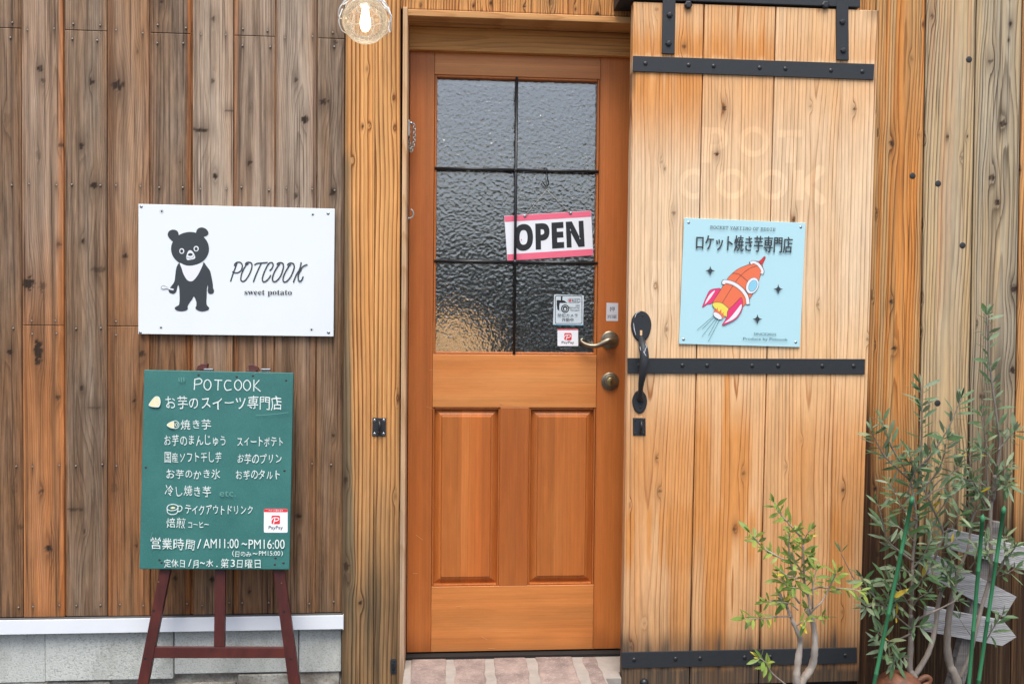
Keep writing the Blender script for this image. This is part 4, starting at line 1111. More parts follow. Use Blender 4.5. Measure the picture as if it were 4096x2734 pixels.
# ================================================================== EASEL AND CHALKBOARD
EA, EB = -.22, .12
ea = thing('easel', 'dark red brown wooden easel standing before the weathered boards', 'easel', (W(850, 2734, EA, EB)[0], EA, 0))
fc = frame(500, 1400, .60582)
def bar(name, pts, off=.0, th=.02, parent=ea):
    n = np.array([0, 1.0, -EB]); n /= np.linalg.norm(n)
    F = [W(x, y, EA+.006+off, EB) for x, y in pts]
    return MB().prism(F, n*th).obj(name, M_EASEL, parent, bevel=.0015)
def ext(t0, t1, b0, b1, dy):   # continue a leg downwards past the frame
    k = dy
    return [t0, t1, (b1[0]+(b1[0]-t1[0])*k, b1[1]+(b1[1]-t1[1])*k), (b0[0]+(b0[0]-t0[0])*k, b0[1]+(b0[1]-t0[1])*k)]
kz = .39
lt = [tuple(q) for q in spline([(783, 1478), (788, 1462), (800, 1454), (830, 1452)], 4)]
lg1 = bar('leg', [(797, 1480), (838, 1480)] + [ext((625, 2279), (664, 2279), (544, 2734), (586, 2734), kz)[i] for i in (2, 3)])
lg2 = bar('leg', [(985, 1480), (1026, 1480)] + [ext((1097, 2279), (1138, 2279), (1155, 2734), (1200, 2734), kz)[i] for i in (2, 3)])
bar('top_hook', [(783, 1479), (790, 1463), (806, 1454), (830, 1452), (826, 1479)], th=.02)
bar('top_hook', [(995, 1482), (993, 1458), (1012, 1456), (1028, 1465), (1038, 1482)], th=.02)
bar('centre_post', [(868, 1600), (908, 1600), (898, 2586), (855, 2586)], off=.002, th=.016)
bar('crossbar', [(607, 2586), (1139, 2588), (1140, 2630), (604, 2630)], off=.002, th=.016)
bar('crossbar', [(745, 1640), (1070, 1640), (1074, 1676), (742, 1676)], off=.003, th=.014)
hole = MB().lathe((0, 0, 0), [(.0042, 0), (.0042, .0006)], n=12).obj('peg_hole', M_INKB, ea)
copies(hole, ea, [tuple(W(x, y, EA+.0055, EB)) for x, y in ((615, 2441), (1136, 2444), (581, 2632), (1162, 2634))])
pin = MB().lathe((0, 0, 0), [(.0028, 0), (.0028, .0008)], n=10).obj('peg_end', M_BRASSD, ea)
copies(pin, ea, [tuple(W(x, y, EA+.0055, EB)) for x, y in ((634, 2325), (1126, 2330))])
chb = thing('chalkboard', 'green menu board with white handwriting resting on the easel', 'chalkboard', tuple(W(860, 2275, EA, EB)))
panel('board', [fc(125, 128), fc(1112, 148), fc(1085, 1447), fc(93, 1443)], EA-.008, .013, M_CB, chb, EB, bevel=.0025)
A = Art(fc, EA-.008, EB); H = 'handwriting'
HN = [0]
def hw():
    HN[0] += 1; return 'handwriting#%d' % HN[0]
def jp(body, x0, y0, x1, y1, dy=0, wt=0): A.text(hw(), body, [(x0, y0), (x1, y0+dy), (x1, y1+dy), (x0, y1)], wt, jitter=True, em=True)
for st_, sm in (([(458, 258), (462, 190)], 0), ([(462, 192), (492, 186), (508, 200), (498, 220), (464, 226)], 1), ([(592, 196), (640, 198)], 0), ([(616, 198), (614, 262)], 0),
                ([(700, 202), (672, 200), (657, 230), (670, 262), (702, 258)], 1), ([(852, 196), (851, 268)], 0), ([(886, 198), (853, 236), (894, 270)], 0)):
    A.stroke(hw(), st_, 6.5, smooth=bool(sm))
for cx_, cy_ in ((545, 228), (747, 230), (806, 231)): A.stroke(hw(), [(cx_, cy_-34), (cx_+20, cy_-18), (cx_+22, cy_+12), (cx_+2, cy_+34), (cx_-20, cy_+16), (cx_-20, cy_-16)], 6.5, closed=True)
jp('お芋のスイーツ専門店', 262, 295, 1040, 390, 4)
jp('焼き芋', 368, 452, 572, 524)
jp('お芋のまんじゅう', 256, 550, 676, 628, 2); jp('スイートポテト', 738, 564, 1050, 636)
jp('国産ソフト干し芋', 262, 664, 640, 740, 2); jp('お芋のプリン', 738, 676, 1040, 748)
jp('お芋のかき氷', 272, 778, 630, 846, 4); jp('お芋のタルト', 728, 784, 1032, 852)
jp('冷し焼き芋', 264, 884, 572, 962, 4)
jp('テイクアウトドリンク', 396, 1012, 850, 1082, 2)
jp('焙煎', 274, 1104, 404, 1174); jp('コーヒー', 412, 1120, 560, 1172)
jp('営業時間', 170, 1232, 470, 1312, 6)
for body, x0, y0, x1, y1 in (('/', 478, 1244, 506, 1306), ('AM11:00', 520, 1242, 752, 1304), ('~', 772, 1268, 808, 1284), ('PM16:00', 818, 1246, 1056, 1308), ('(', 710, 1318, 722, 1358), (')', 1032, 1320, 1044, 1356),
                             ('~', 845, 1334, 876, 1344), ('PM15:00', 886, 1322, 1026, 1352), ('/', 420, 1376, 442, 1424), ('~', 498, 1394, 530, 1408), ('3', 700, 1378, 728, 1426)):
    A.text(hw(), body, rect(x0, y0, x1, y1), 0)
jp('日のみ', 726, 1320, 836, 1360); jp('定休日', 258, 1372, 408, 1434); jp('月', 448, 1372, 500, 1434); jp('水', 536, 1374, 588, 1430)
A.ell(H, 610, 1422, 4, 4); jp('第', 634, 1370, 692, 1434); jp('日曜日', 734, 1374, 906, 1438)
# little drawings: cut sweet potatoes and a cup
D = 'drawing'
A.blob('potato_fill', [(166, 352), (185, 325), (206, 306), (228, 312), (236, 340), (226, 370), (200, 372), (170, 366)])
A.stroke(H, [(164, 356), (185, 325), (206, 306), (228, 310), (237, 340), (228, 370), (200, 373), (168, 366)], 4, closed=True)
A.stroke(H, [(206, 306), (200, 340), (212, 370), (232, 362), (236, 335), (224, 310)], 3.5); A.stroke(H, [(214, 325), (210, 345), (220, 358), (228, 340), (222, 322)], 3)
A.blob('potato_fill#2', [(284, 490), (305, 474), (325, 468), (330, 490), (325, 512), (300, 506)])
A.stroke(H, [(282, 491), (305, 474), (340, 465), (360, 485), (354, 508), (330, 514), (300, 507)], 4, closed=True)
A.stroke(H, [(325, 468), (322, 490), (330, 512)], 3.5); A.stroke(H, [(346, 478), (336, 490), (342, 502), (352, 494), (350, 482)], 3)
A.stroke(H, [(282, 1042), (290, 1022), (318, 1013), (346, 1020), (354, 1034), (340, 1050), (310, 1056), (290, 1050)], 5, closed=True)
A.stroke(H, [(283, 1046), (286, 1068), (305, 1080), (335, 1078), (350, 1066), (355, 1036)], 5); A.stroke(H, [(355, 1024), (374, 1026), (381, 1042), (370, 1058), (352, 1062)], 5)
A.blob('potato_fill#3', [(305, 1036), (318, 1030), (336, 1034), (330, 1042), (312, 1043)])
A.text('rubbed_writing', 'etc.', rect(628, 926, 735, 962), 0)
A.stroke('rubbed_writing#2', [(868, 428), (950, 424), (1080, 410)], 3); A.stroke('rubbed_writing', [(360, 185), (362, 205)], 6); A.stroke('rubbed_writing', [(376, 182), (378, 208)], 6); A.stroke('rubbed_writing', [(392, 180), (394, 204)], 6)
A.stroke('rubbed_writing#3', [(186, 1198), (172, 1246)], 2.5)
A.done(chb, {H: 'handwriting'}, {H: M_CHALK, 'potato_fill': M_CREAM, 'rubbed_writing': M_CHALKF})
sc_ = MB().lathe((0, 0, 0), dome(.0045, .0018), n=12).obj('screw', M_PEG, chb, smooth=True)
copies(sc_, chb, [tuple(W(*fc(x, y), EA-.008, EB)) for x, y in ((486, 164), (845, 170), (738, 176), (1064, 200), (138, 774), (1053, 795), (994, 1372), (1046, 1404), (228, 1384), (242, 1402), (990, 1414))])
for cx_ in (930, 552):
    MB().box(*[v for q in zip(W(*fc(cx_-32, 140), EA, EB), W(*fc(cx_+32, 118), EA, EB)) for v in q][:2], W(*fc(cx_, 130), EA, EB)[1]-.004, W(*fc(cx_, 130), EA, EB)[1]+.010,
             W(*fc(cx_, 140), EA, EB)[2], W(*fc(cx_, 120), EA, EB)[2]).obj('hanger_clip', M_STEEL, chb, bevel=.002)
PAY = lambda fr_, a, b: None
def pay_sticker(name, label, fr_, a, b, x0, y0, x1, y1, band, grp='cashless payment stickers'):
    t = thing(name, label, 'sticker', tuple(W(*fr_((x0+x1)/2, y1), a, b)), grp)
    F = [W(*fr_(*q), a, b) for q in rrect(x0, y0, x1, y1, 8 if band else 2)]
    n = np.array([0, 1.0, -b]); n /= np.linalg.norm(n)
    MB().prism(F, n*.0004).obj('sticker_sheet', M_WINK, t)
    A = Art(fr_, a, b, .0004); w0 = x1-x0; h0 = y1-y0
    X = lambda u: x0+u*w0
    Yv = lambda v: y0+v*h0
    if band:
        A.poly('red_print', rrect(x0+.5, y0+.5, x1-.5, Yv(.14), 6)); A.text('white_print', 'ペイペイ使えます', rect(X(.2), Yv(.03), X(.8), Yv(.115)), 0)
    else: A.poly('red_print', rect(x0+.5, y0+.5, x1-.5, Yv(.07)))
    lx0, ly0, lx1, ly1 = (X(.32), Yv(.28), X(.68), Yv(.64)) if band else (X(.33), Yv(.24), X(.68), Yv(.66))
    A.poly('red_print', rrect(lx0, ly0, lx1, ly1, (lx1-lx0)*.16))
    lw = lx1-lx0; lh = ly1-ly0; q = lambda u, v: (lx0+u*lw, ly0+v*lh)
    A.stroke('white_print', [q(.40, .30), q(.34, .62), q(.22, .98)], lw*.1)
    A.stroke('white_print', [q(.02, .55), q(.18, .30), q(.5, .24), q(.82, .30), q(.84, .48), q(.62, .62), q(.36, .64)], lw*.1)
    A.text('dark_print', 'PayPay', [(X(.2), Yv(.71)), (X(.8), Yv(.71)), (X(.8), Yv(.9)), (X(.2), Yv(.9))], 0)
    A.done(t, {}, {'red_print': M_RED, 'white_print': M_WINK, 'dark_print': M_INKB})
pay_sticker('payment_sticker', 'white payment sticker with a red top band on the green menu board', fc, EA-.0084, EB, 917, 1045, 1074, 1202, True)

# ================================================================== BLUE ROCKET SIGN
f6 = frame(2680, 840, .3699)
YB6 = YS-.006
rs_ = thing('rocket_sign', 'pale blue panel with an orange rocket on the sliding barn door', 'sign', tuple(W(*f6(770, 1470), YB6)))
panel('sign_panel', [f6(155, 83), f6(1468, 138), f6(1405, 1480), f6(97, 1445)], YB6, .004, M_BLUE, rs_)
A = Art(f6, YB6); O, P_, Wk, Y_, LN = 'rocket_body', 'rocket_fin', 'rocket_trim', 'rocket_nozzle', 'rocket_outline'
def both(key, pts, n=5, lw=4):
    A.blob(key, pts, n); A.stroke(LN, pts, lw, closed=True)
both(P_, [(545, 850), (480, 850), (430, 868), (395, 930), (350, 1047), (400, 1020), (452, 1005), (500, 930)])
A.blob(Wk, [(486, 868), (445, 895), (410, 940), (376, 1014), (420, 970), (460, 915)])
both(O, [(980, 590), (900, 575), (800, 606), (720, 645), (640, 715), (595, 780), (540, 870), (460, 1010), (560, 1005), (640, 1085), (760, 1060), (820, 1010), (880, 930), (940, 810), (985, 680), (1000, 620)])
both(O, [(925, 560), (955, 552), (990, 570), (1002, 610), (995, 640), (960, 610)])
both('rocket_nose', [(962, 560), (990, 530), (1015, 503), (1031, 510), (1018, 545), (992, 585)])
A.stroke(LN, [(565, 1000), (620, 910), (700, 785), (765, 705), (850, 635), (940, 600)], 3.5); A.stroke(LN, [(676, 680), (740, 690), (790, 725), (845, 775)], 3.5)
A.stroke(LN, [(870, 572), (905, 560), (960, 590), (1000, 650), (996, 682)], 33); A.stroke(Wk, [(876, 570), (905, 562), (958, 592), (996, 650), (993, 678)], 28)
A.stroke(LN, [(575, 790), (588, 768), (680, 790), (770, 850), (830, 930), (842, 1008)], 40); A.stroke(Wk, [(578, 788), (590, 770), (680, 792), (768, 852), (826, 932), (840, 1004)], 34)
A.ell(LN, 888, 816, 92, 66, -1.15); A.ell(Wk, 888, 816, 89, 63, -1.15); A.ell(LN, 894, 818, 66, 44, -1.15); A.ell('rocket_window', 894, 818, 63, 41, -1.15)
both(Y_, [(458, 1010), (500, 995), (560, 1005), (612, 1045), (634, 1075), (620, 1130), (600, 1150), (480, 1060)])
A.poly('rocket_flame', [(478, 1052), (486, 1094), (512, 1050), (520, 1104), (552, 1068), (555, 1122), (582, 1096), (570, 1140), (598, 1140), (560, 1176), (468, 1108)])
A.ell(LN, 512, 1143, 57, 30, .65); A.ell(Wk, 512, 1143, 54, 27, .65)
both(P_+'#2', [(764, 945), (780, 985), (782, 1050), (760, 1110), (715, 1170), (650, 1210), (562, 1243), (610, 1160), (622, 1085), (690, 1020)])
A.blob(Wk, [(766, 1018), (768, 1060), (735, 1125), (680, 1180), (586, 1218), (640, 1170), (700, 1100)])
for a_, b_ in (((470, 1140), (290, 1294)), ((480, 1150), (347, 1282)), ((500, 1162), (344, 1362)), ((516, 1166), (414, 1352)), ((538, 1176), (411, 1416))): A.stroke('exhaust_line', [a_, b_], 4, smooth=False)
for cx_, cy_ in ((432, 655), (1167, 854), (942, 1177)):
    A.poly('star', [(cx_+r*math.cos(t), cy_+r*math.sin(t)) for i in range(16) for r, t in [((54 if i % 4 == 0 else (24 if i % 2 == 0 else 21)) if i % 4 in (0, 2) else 23, math.pi*i/8)]])
A.text('title_lettering', '\U0001D681\U0001D67E\U0001D672\U0001D67A\U0001D674\U0001D683 \U0001D688\U0001D670\U0001D67A\U0001D678\U0001D678\U0001D67C\U0001D67E \U0001D67E\U0001D675 \U0001D674\U0001D673\U0001D673\U0001D678\U0001D674',
       [(432, 168), (1136, 194), (1134, 228), (431, 203)], 0)
for dx_, dy_ in ((-3, -1), (0, 1), (3, -1)): A.text('title_lettering', 'ロケット焼き芋専門店', [(284+dx_, 262+dy_), (1322+dx_, 292+dy_), (1312+dx_, 466+dy_), (279+dx_, 430+dy_)], 0)
A.text('foot_lettering', 'SINCE2025', [(902, 1322), (1143, 1329), (1142, 1356), (901, 1350)], 0)
A.text('foot_lettering', 'Produce by Potcook', [(788, 1372), (1268, 1383), (1266, 1422), (786, 1411)], 0)
A.done(rs_, {'title_lettering': 'lettering', 'foot_lettering': 'lettering'}, {O: M_ORANGE, P_: M_PINK, 'rocket_nose': M_RED, Wk: M_WINK, Y_: M_YEL, LN: M_INK, 'rocket_window': M_SKYB, 'rocket_flame': M_ORANGE, 'exhaust_line': M_TEAL, 'star': M_INK, 'title_lettering': M_INK, 'foot_lettering': M_TEAL})
sc_ = MB().lathe((0, 0, 0), dome(.0055, .003), n=14).obj('screw', M_STEEL, rs_, smooth=True)
copies(sc_, rs_, [tuple(W(*f6(x, y), YB6)) for x, y in ((202, 135), (1415, 184), (147, 1397), (1360, 1428))])

# ================================================================== THINGS ON THE FRONT DOOR
f7 = frame(1950, 640, .63757)
YO = YG-.007
op = thing('open_sign', 'white and rose OPEN sign hanging tilted in front of the glass', 'sign', tuple(W(2190, 1030, YO)))
q4 = [(105, 350), (650, 317), (664, 597), (125, 632)]
panel('sign_plate', [f7(*q) for q in q4], YO, .003, M_WINK, op)
A = Art(f7, YO, 0, .0004)
def Q(u, v): return tuple(np.array(q4[0])*(1-u)*(1-v)+np.array(q4[1])*u*(1-v)+np.array(q4[2])*u*v+np.array(q4[3])*(1-u)*v)
A.poly('coloured_band', [Q(.003, .004), Q(.997, .004), Q(.997, .135), Q(.003, .135)]); A.poly('coloured_band', [Q(.003, .855), Q(.997, .855), Q(.997, .996), Q(.003, .996)])
A.text('lettering', '\U0001D5E2\U0001D5E3\U0001D5D8\U0001D5E1', [Q(.105, .205), Q(.905, .205), Q(.905, .80), Q(.085, .80)], .026)
A.ell('pin_hole', 212, 500, 3.5, 4)
A.done(op, {}, {'coloured_band': M_ROSE, 'lettering': M_INKB, 'pin_hole': M_RED})
e1, e2 = (235, 351), (521, 333)
for e_ in (e1, e2):
    MB().lathe(W(*f7(*e_), YO), [(.0052, 0), (.0052, .0022), (.0030, .0026)], n=14).obj('eyelet', M_STEEL, op, smooth=True)
pk_ = W(*f7(371, 186), YO-.004); hk_ = W(*f7(374, 160), YO-.006)
def chain(p, q, r=.0018, pitch=.0042):
    m = MB(); p = np.asarray(p); q = np.asarray(q); n = max(2, int(np.linalg.norm(q-p)/pitch))
    for i in range(n+1):
        c = p+(q-p)*i/n; s_ = r
        m.add([c+s_*np.array(v) for v in ((1, 0, 0), (-1, 0, 0), (0, 1, 0), (0, -1, 0), (0, 0, 1), (0, 0, -1))],
              [(0, 2, 4), (2, 1, 4), (1, 3, 4), (3, 0, 4), (2, 0, 5), (1, 2, 5), (3, 1, 5), (0, 3, 5)])
    return m
m = chain(W(*f7(*e1), YO-.003), pk_); m2 = chain(pk_, W(*f7(*e2), YO-.003)); m.add(m2.V, m2.F); m2 = chain(pk_, hk_); m.add(m2.V, m2.F)
m.tube([W(*f7(*e1), YO-.003)  , pk_, W(*f7(*e2), YO-.003)], .0011, 6).tube([pk_, hk_], .0011, 6); m.obj('bead_chain', M_CHAINM, op, smooth=True)
hkb = MB().tube(spline([W(*f7(x, y), YB-d) for x, y, d in ((350, 72, -.006), (352, 58, .002), (362, 50, .0065), (373, 58, .0075), (372, 82, .0065), (378, 120, .006), (383, 146, .005), (374, 164, .004), (358, 156, .004), (346, 134, .004))], 6), .0022, 8)
tag(hkb.obj('hanging_hook', M_BLACKS, None, smooth=True), 'thin black S hook looped over the upper glazing bar', 'hook')

cs_ = thing('camera_sticker', 'grey security camera notice sticker with a REC badge on the door glass', 'sticker', tuple(W(2275, 1298, YG)))
YK = YG-.0009
panel('sticker_sheet', [f7(418, 842), f7(605, 848), f7(600, 1033), f7(411, 1030)], YK, .0006, M_STICK, cs_, bevel=0)
panel('blue_backing', [f7(414, 1020), f7(602, 1010), f7(602, 1037), f7(412, 1034)], YK+.0005, .0003, M_CYAN, cs_, bevel=0)
A = Art(f7, YK, 0, .0002); I = 'dark_print'
A.poly(I, [rrect(424, 850, 594, 1026, 9), rrect(427.5, 853.5, 590.5, 1022.5, 7)])
A.poly(I, rect(460, 854, 470, 880)); A.poly(I, [(434, 877), (480, 880), (506, 899), (434, 910)]); A.poly(I, [(434, 907), (450, 905), (450, 944), (438, 936)])
A.poly('grey_print', rrect(452, 896, 506, 944, 4)); A.ell(I, 487, 931, 26, 26); A.ell('grey_print', 487, 931, 19, 19); A.ell(I, 487, 931, 16, 16); A.ell('grey_print', 487, 933, 8, 8)
A.ell('red_dot', 518, 880, 7, 9)
A.poly(I, [rrect(504, 867, 582, 894, 13), rrect(505.5, 868.5, 580.5, 892.5, 12)]); A.text(I, 'REC', rect(529, 873, 577, 889), 0)
A.text(I, '24H', rect(552, 906, 578, 916), 0); A.text(I, 'Security', rect(513, 918, 578, 932), 0); A.text(I, 'System', rect(520, 934, 576, 948), 0)
A.text(I, '防犯カメラ', [(442, 962), (565, 962), (564, 984), (441, 984)], 0); A.text(I, '作動中', rect(466, 989, 540, 1012), 0)
A.done(cs_, {}, {I: M_INKB, 'grey_print': M_STICK, 'red_dot': M_RED})
pay_sticker('payment_sticker', 'white payment sticker with a red top edge on the door glass beside the lever handle', f7, YK, 0, 439, 1058, 569, 1165, False)
pl = thing('push_label', 'small pale PUSH label on the door stile above the lever handle', 'label', tuple(W(2450, 1283, YD)))
panel('label_sheet', [f7(747, 894), f7(820, 896), f7(819, 1009), f7(744, 1008)], YD-.0006, .0004, M_PAPER, pl, bevel=0)
A = Art(f7, YD-.0006, 0, .0002); A.text(I, '押', rect(766, 919, 798, 950), 0)
A.text(I, '\U0001D40F\U0001D414\U0001D412\U0001D407', rect(753, 975, 809, 992), 0); A.poly(I, rect(752, 971, 812, 972.2))
A.done(pl, {}, {I: M_INKB})

# door chain and coat hook on the jamb
f2 = frame(1300, 0, .57395)
dc = thing('door_chain', 'bright steel door chain hanging from its keeper on the left jamb', 'door chain', (XJ, YD-.05, W(1633, 520, YD-.05)[2]))
def J(x, y, d): return W(*f2(x, y), YD-d)
zz0, zz1 = J(570, 955, .055)[2], J(570, 845, .055)[2]
MB().box(XJ+.0003, XJ+.007, YD-.078, YD-.030, zz0, zz1).obj('keeper_plate', M_CHAINM, dc, bevel=.001)
MB().tube([J(575, 857, .05)+np.array([.0, 0, 0]), J(598, 856, .05), J(612, 862, .05)], [.0045, .0045, .006], 10).obj('keeper_pin', M_STEEL, dc, smooth=True)
def links(path, lw=.005, ll=.0125, r=.0019):
    P = spline(path, 10); d = [0]
    for a_, b_ in zip(P, P[1:]): d.append(d[-1]+np.linalg.norm(b_-a_))
    m = MB(); n = int(d[-1]/(ll*.72))
    for i in range(n):
        s0 = d[-1]*(i+.5)/n; k = min(np.searchsorted(d, s0), len(P)-1); c = P[k]; t = P[min(k+1, len(P)-1)]-P[max(k-2, 0)]; t /= np.linalg.norm(t)
        u = np.cross(t, [0, 1, 0]); u /= np.linalg.norm(u)+1e-9; v = np.cross(t, u); s_ = u*.85+v*.5 if i % 2 == 0 else u*.55-v*.8; s_ /= np.linalg.norm(s_)
        m.tube([c+t*ll*.5*math.cos(q)+s_*lw*math.sin(q) for q in [2*math.pi*j/10 for j in range(11)]], r, 6, cap=False)
    return m
links([J(612, 864, .05), J(622, 890, .05), J(622, 960, .05), J(616, 1010, .05), J(602, 1050, .05), J(594, 1046, .048), J(590, 1010, .046), J(584, 960, .046), J(588, 912, .046)]).obj('chain_links', M_CHAINM, dc, smooth=True)
ch = thing('coat_hook', 'small bright steel hook screwed to the left jamb below the door chain', 'hook', (XJ, YD-.05, W(1640, 860, YD-.05)[2]))
MB().box(XJ+.0003, XJ+.0022, YD-.062, YD-.040, J(568, 1550, .05)[2], J(568, 1428, .05)[2]).obj('hook_plate', M_STEEL, ch, bevel=.001)
MB().tube(spline([J(566, 1520, .05), J(590, 1521, .05), J(610, 1510, .05), J(616, 1490, .05), J(608, 1466, .05), J(598, 1460, .05)], 6), .0032, 10).obj('hook_wire', M_CHAINM, ch, smooth=True)

# latch plates on the post
lp = thing('latch_plate', 'square black iron latch plate with four bright screws on the timber post', 'latch', tuple(W(1517, 1745, YP)))
panel('plate', [(1490, 1670), (1544, 1671), (1543, 1744), (1489, 1743)], YP-.003, .003, M_BLACK, lp)
MB().tube(spline([W(x, y, YP-d) for x, y, d in ((1517, 1684, .003), (1517, 1684, .016), (1519, 1700, .026), (1517, 1722, .022), (1516, 1730, .010))], 5), .0048, 10).obj('latch_loop', M_BLACKS, lp, smooth=True)
sc_ = MB().lathe((0, 0, 0), dome(.0055, .0025), n=12).obj('screw', M_STEEL, lp, smooth=True)
copies(sc_, lp, [tuple(W(x, y, YP-.003)) for x, y in ((1498, 1680), (1535, 1680), (1498, 1734), (1534, 1734))])
l2 = thing('latch_catch', 'slim upright black catch with rounded ends low on the timber post', 'latch', tuple(W(1573, 2692, YP)))
F = [W(x, y, YP-.003) for x, y in rrect(1561, 2633, 1586, 2693, 8)]
MB().prism(F, (0, .003, 0)).obj('plate', M_BLACK, l2, bevel=.0008)
F = [W(x, y, YP-.010) for x, y in rrect(1566, 2650, 1578, 2676, 4)]
MB().prism(F, (0, .008, 0)).obj('catch_lug', M_BLACKS, l2, bevel=.001)
sc_ = MB().lathe((0, 0, 0), dome(.004, .002), n=10).obj('screw', M_BLACKS, l2, smooth=True)
copies(sc_, l2, [tuple(W(x, y, YP-.003)) for x, y in ((1576, 2642), (1572, 2685))])

# lamp glowing inside the shop
bz = W(2000, 331, YG+.02)[2]
brm = MB().tube([(xg0+.012, YG+.026, bz), (xg1-.012, YG+.026, bz)], .0115, 14)
tag(brm.obj('blind_rail', M_WHITE, None, smooth=True), 'white blind rail showing as a pale band along the top of the door glass', 'blind rail')
gl = W(1800, 1440, YG+1.4); wl = MB()
for k in range(9):
    a_ = -.9+2.3*k/8; wl.tube([gl+np.array([.21*math.cos(a_)*math.cos(q), .21*math.cos(a_)*math.sin(q), .21*math.sin(a_)]) for q in [2*math.pi*v/24 for v in range(25)]], .011, 6, cap=False)
for k in range(12):
    q = 2*math.pi*k/12+.1; wl.tube([gl+np.array([.212*math.cos(a_)*math.cos(q), .212*math.cos(a_)*math.sin(q), .212*math.sin(a_)]) for a_ in np.linspace(-.9, 1.4, 12)], .009, 6)
tag(wl.obj('shop_lamp', M_GLOW, None, smooth=True), 'golden woven lamp glow broken up by the lower left corner of the door glass', 'lamp')

# ================================================================== PENDANT LAMP
YL = -.55
lc = W(1461, 84, YL); LS = (3+YL)/FPX; rg = 90*LS
la = thing('pendant_lamp', 'round crackled glass pendant lamp lit inside a white wire cage', 'lamp', tuple(lc+np.array([0, 0, -rg])))
prof = []
for i in range(25):
    a_ = math.pi*(i/24)*.90
    prof.append((max(.0006, rg*math.sin(a_)), -rg*.97*math.cos(a_)))
MB().lathe(lc, prof, axis='z', n=48).obj('glass_globe', M_CRACK, la, smooth=True)
bl = [(.002, -.036), (.008, -.034), (.0135, -.025), (.0150, -.012), (.0140, 0), (.0110, .014), (.008, .034)]
MB().lathe(lc+np.array([0, 0, .006]), bl, axis='z', n=20).obj('bulb', M_BULB, la, smooth=True)
MB().lathe(lc+np.array([0, 0, .038]), [(.0135, 0), (.0135, .012), (.018, .013), (.018, .05), (.022, .052), (.022, .11), (.008, .12), (.004, .13)], axis='z', n=20).obj('socket', M_WHITE, la, smooth=True)
rc = rg*1.17; m = MB()
def sph(th, ph, r=rc): return lc+r*np.array([math.sin(th)*math.sin(ph), -math.sin(th)*math.cos(ph), math.cos(th)])
NPET = 8
for row, (t0, t1, t2, ofs) in enumerate(((.22, .62, .98, 0.0), (.66, 1.12, 1.42, .5), (1.08, 1.52, 1.86, 0.0))):
    for k in range(NPET):
        ph = 2*math.pi*(k+ofs)/NPET + .2; w2 = math.pi/NPET*1.12
        if (row == 2 and math.cos(ph) > .05) or (row == 1 and math.cos(ph) > .45): continue
        m.tube(spline([sph(t0, ph-w2*.9), sph(t1, ph-w2), sph(t2-.06, ph-w2*.62), sph(t2, ph), sph(t2-.06, ph+w2*.62), sph(t1, ph+w2), sph(t0, ph+w2*.9)], 6), .0016, 7)
rt = [lc+np.array([rc*math.sin(.3)*math.cos(a_), rc*math.sin(.3)*math.sin(a_), rc*math.cos(.3)]) for a_ in [2*math.pi*i/24 for i in range(25)]]
m.tube(rt, .002, 7, cap=False)
m.obj('wire_cage', M_WHITE, la, smooth=True)
zc = W(1461, -420, YL)[2]
MB().tube([lc+np.array([0, 0, .16]), np.array([lc[0], lc[1], zc])], .004, 8).tube(spline([np.array([lc[0], lc[1], zc]), np.array([lc[0], lc[1]+.15, zc+.06]), np.array([lc[0], -.03, zc+.04])], 8), .008, 8).obj('hanging_arm', M_WHITE, la, smooth=True)

# ================================================================== PLANTS
f8 = frame(2900, 1900, .5318); g5 = frame(3350, 1100, .57385)
def leaves(mb, P, R, size, every, spread, rs, start=.15, end_tuft=True, rn=(0, 1), wide=.27):
    d = [0.0]
    for a_, b_ in zip(P, P[1:]): d.append(d[-1]+np.linalg.norm(b_-a_))
    L = d[-1]; s0 = L*start; side = 0
    while s0 <= L:
        k = min(int(np.searchsorted(d, s0)), len(P)-1); c = P[k]; t = P[min(k+1, len(P)-1)]-P[max(k-1, 0)]; t = t/(np.linalg.norm(t)+1e-9)
        az = side*math.pi/2+rs.uniform(-.5, .5)
        a0 = np.array([1.0, 0, 0]) if abs(t[0]) < .8 else np.array([0, 0, 1.0])
        u = np.cross(t, a0); u /= np.linalg.norm(u); v = np.cross(t, u)
        for sg in (0, math.pi):
            if rs.rand() < .12: continue
            o = u*math.cos(az+sg)+v*math.sin(az+sg)
            an = spread+rs.uniform(-.3, .35)
            dr = t*math.cos(an)+o*math.sin(an)+np.array([0, -.12, -.10 + rs.uniform(-.15, .1)]); dr /= np.linalg.norm(dr)
            one_leaf(mb, c, dr, size*rs.uniform(.65, 1.15), rs, rn, wide)
        s0 += every*rs.uniform(.7, 1.35); side += 1
    if end_tuft:
        t = P[-1]-P[-3]; t = t/(np.linalg.norm(t)+1e-9)
        for _ in range(4):
            dr = t+rs.normal(0, .35, 3); dr /= np.linalg.norm(dr); one_leaf(mb, P[-1], dr, size*rs.uniform(.35, .75), rs, rn, wide)
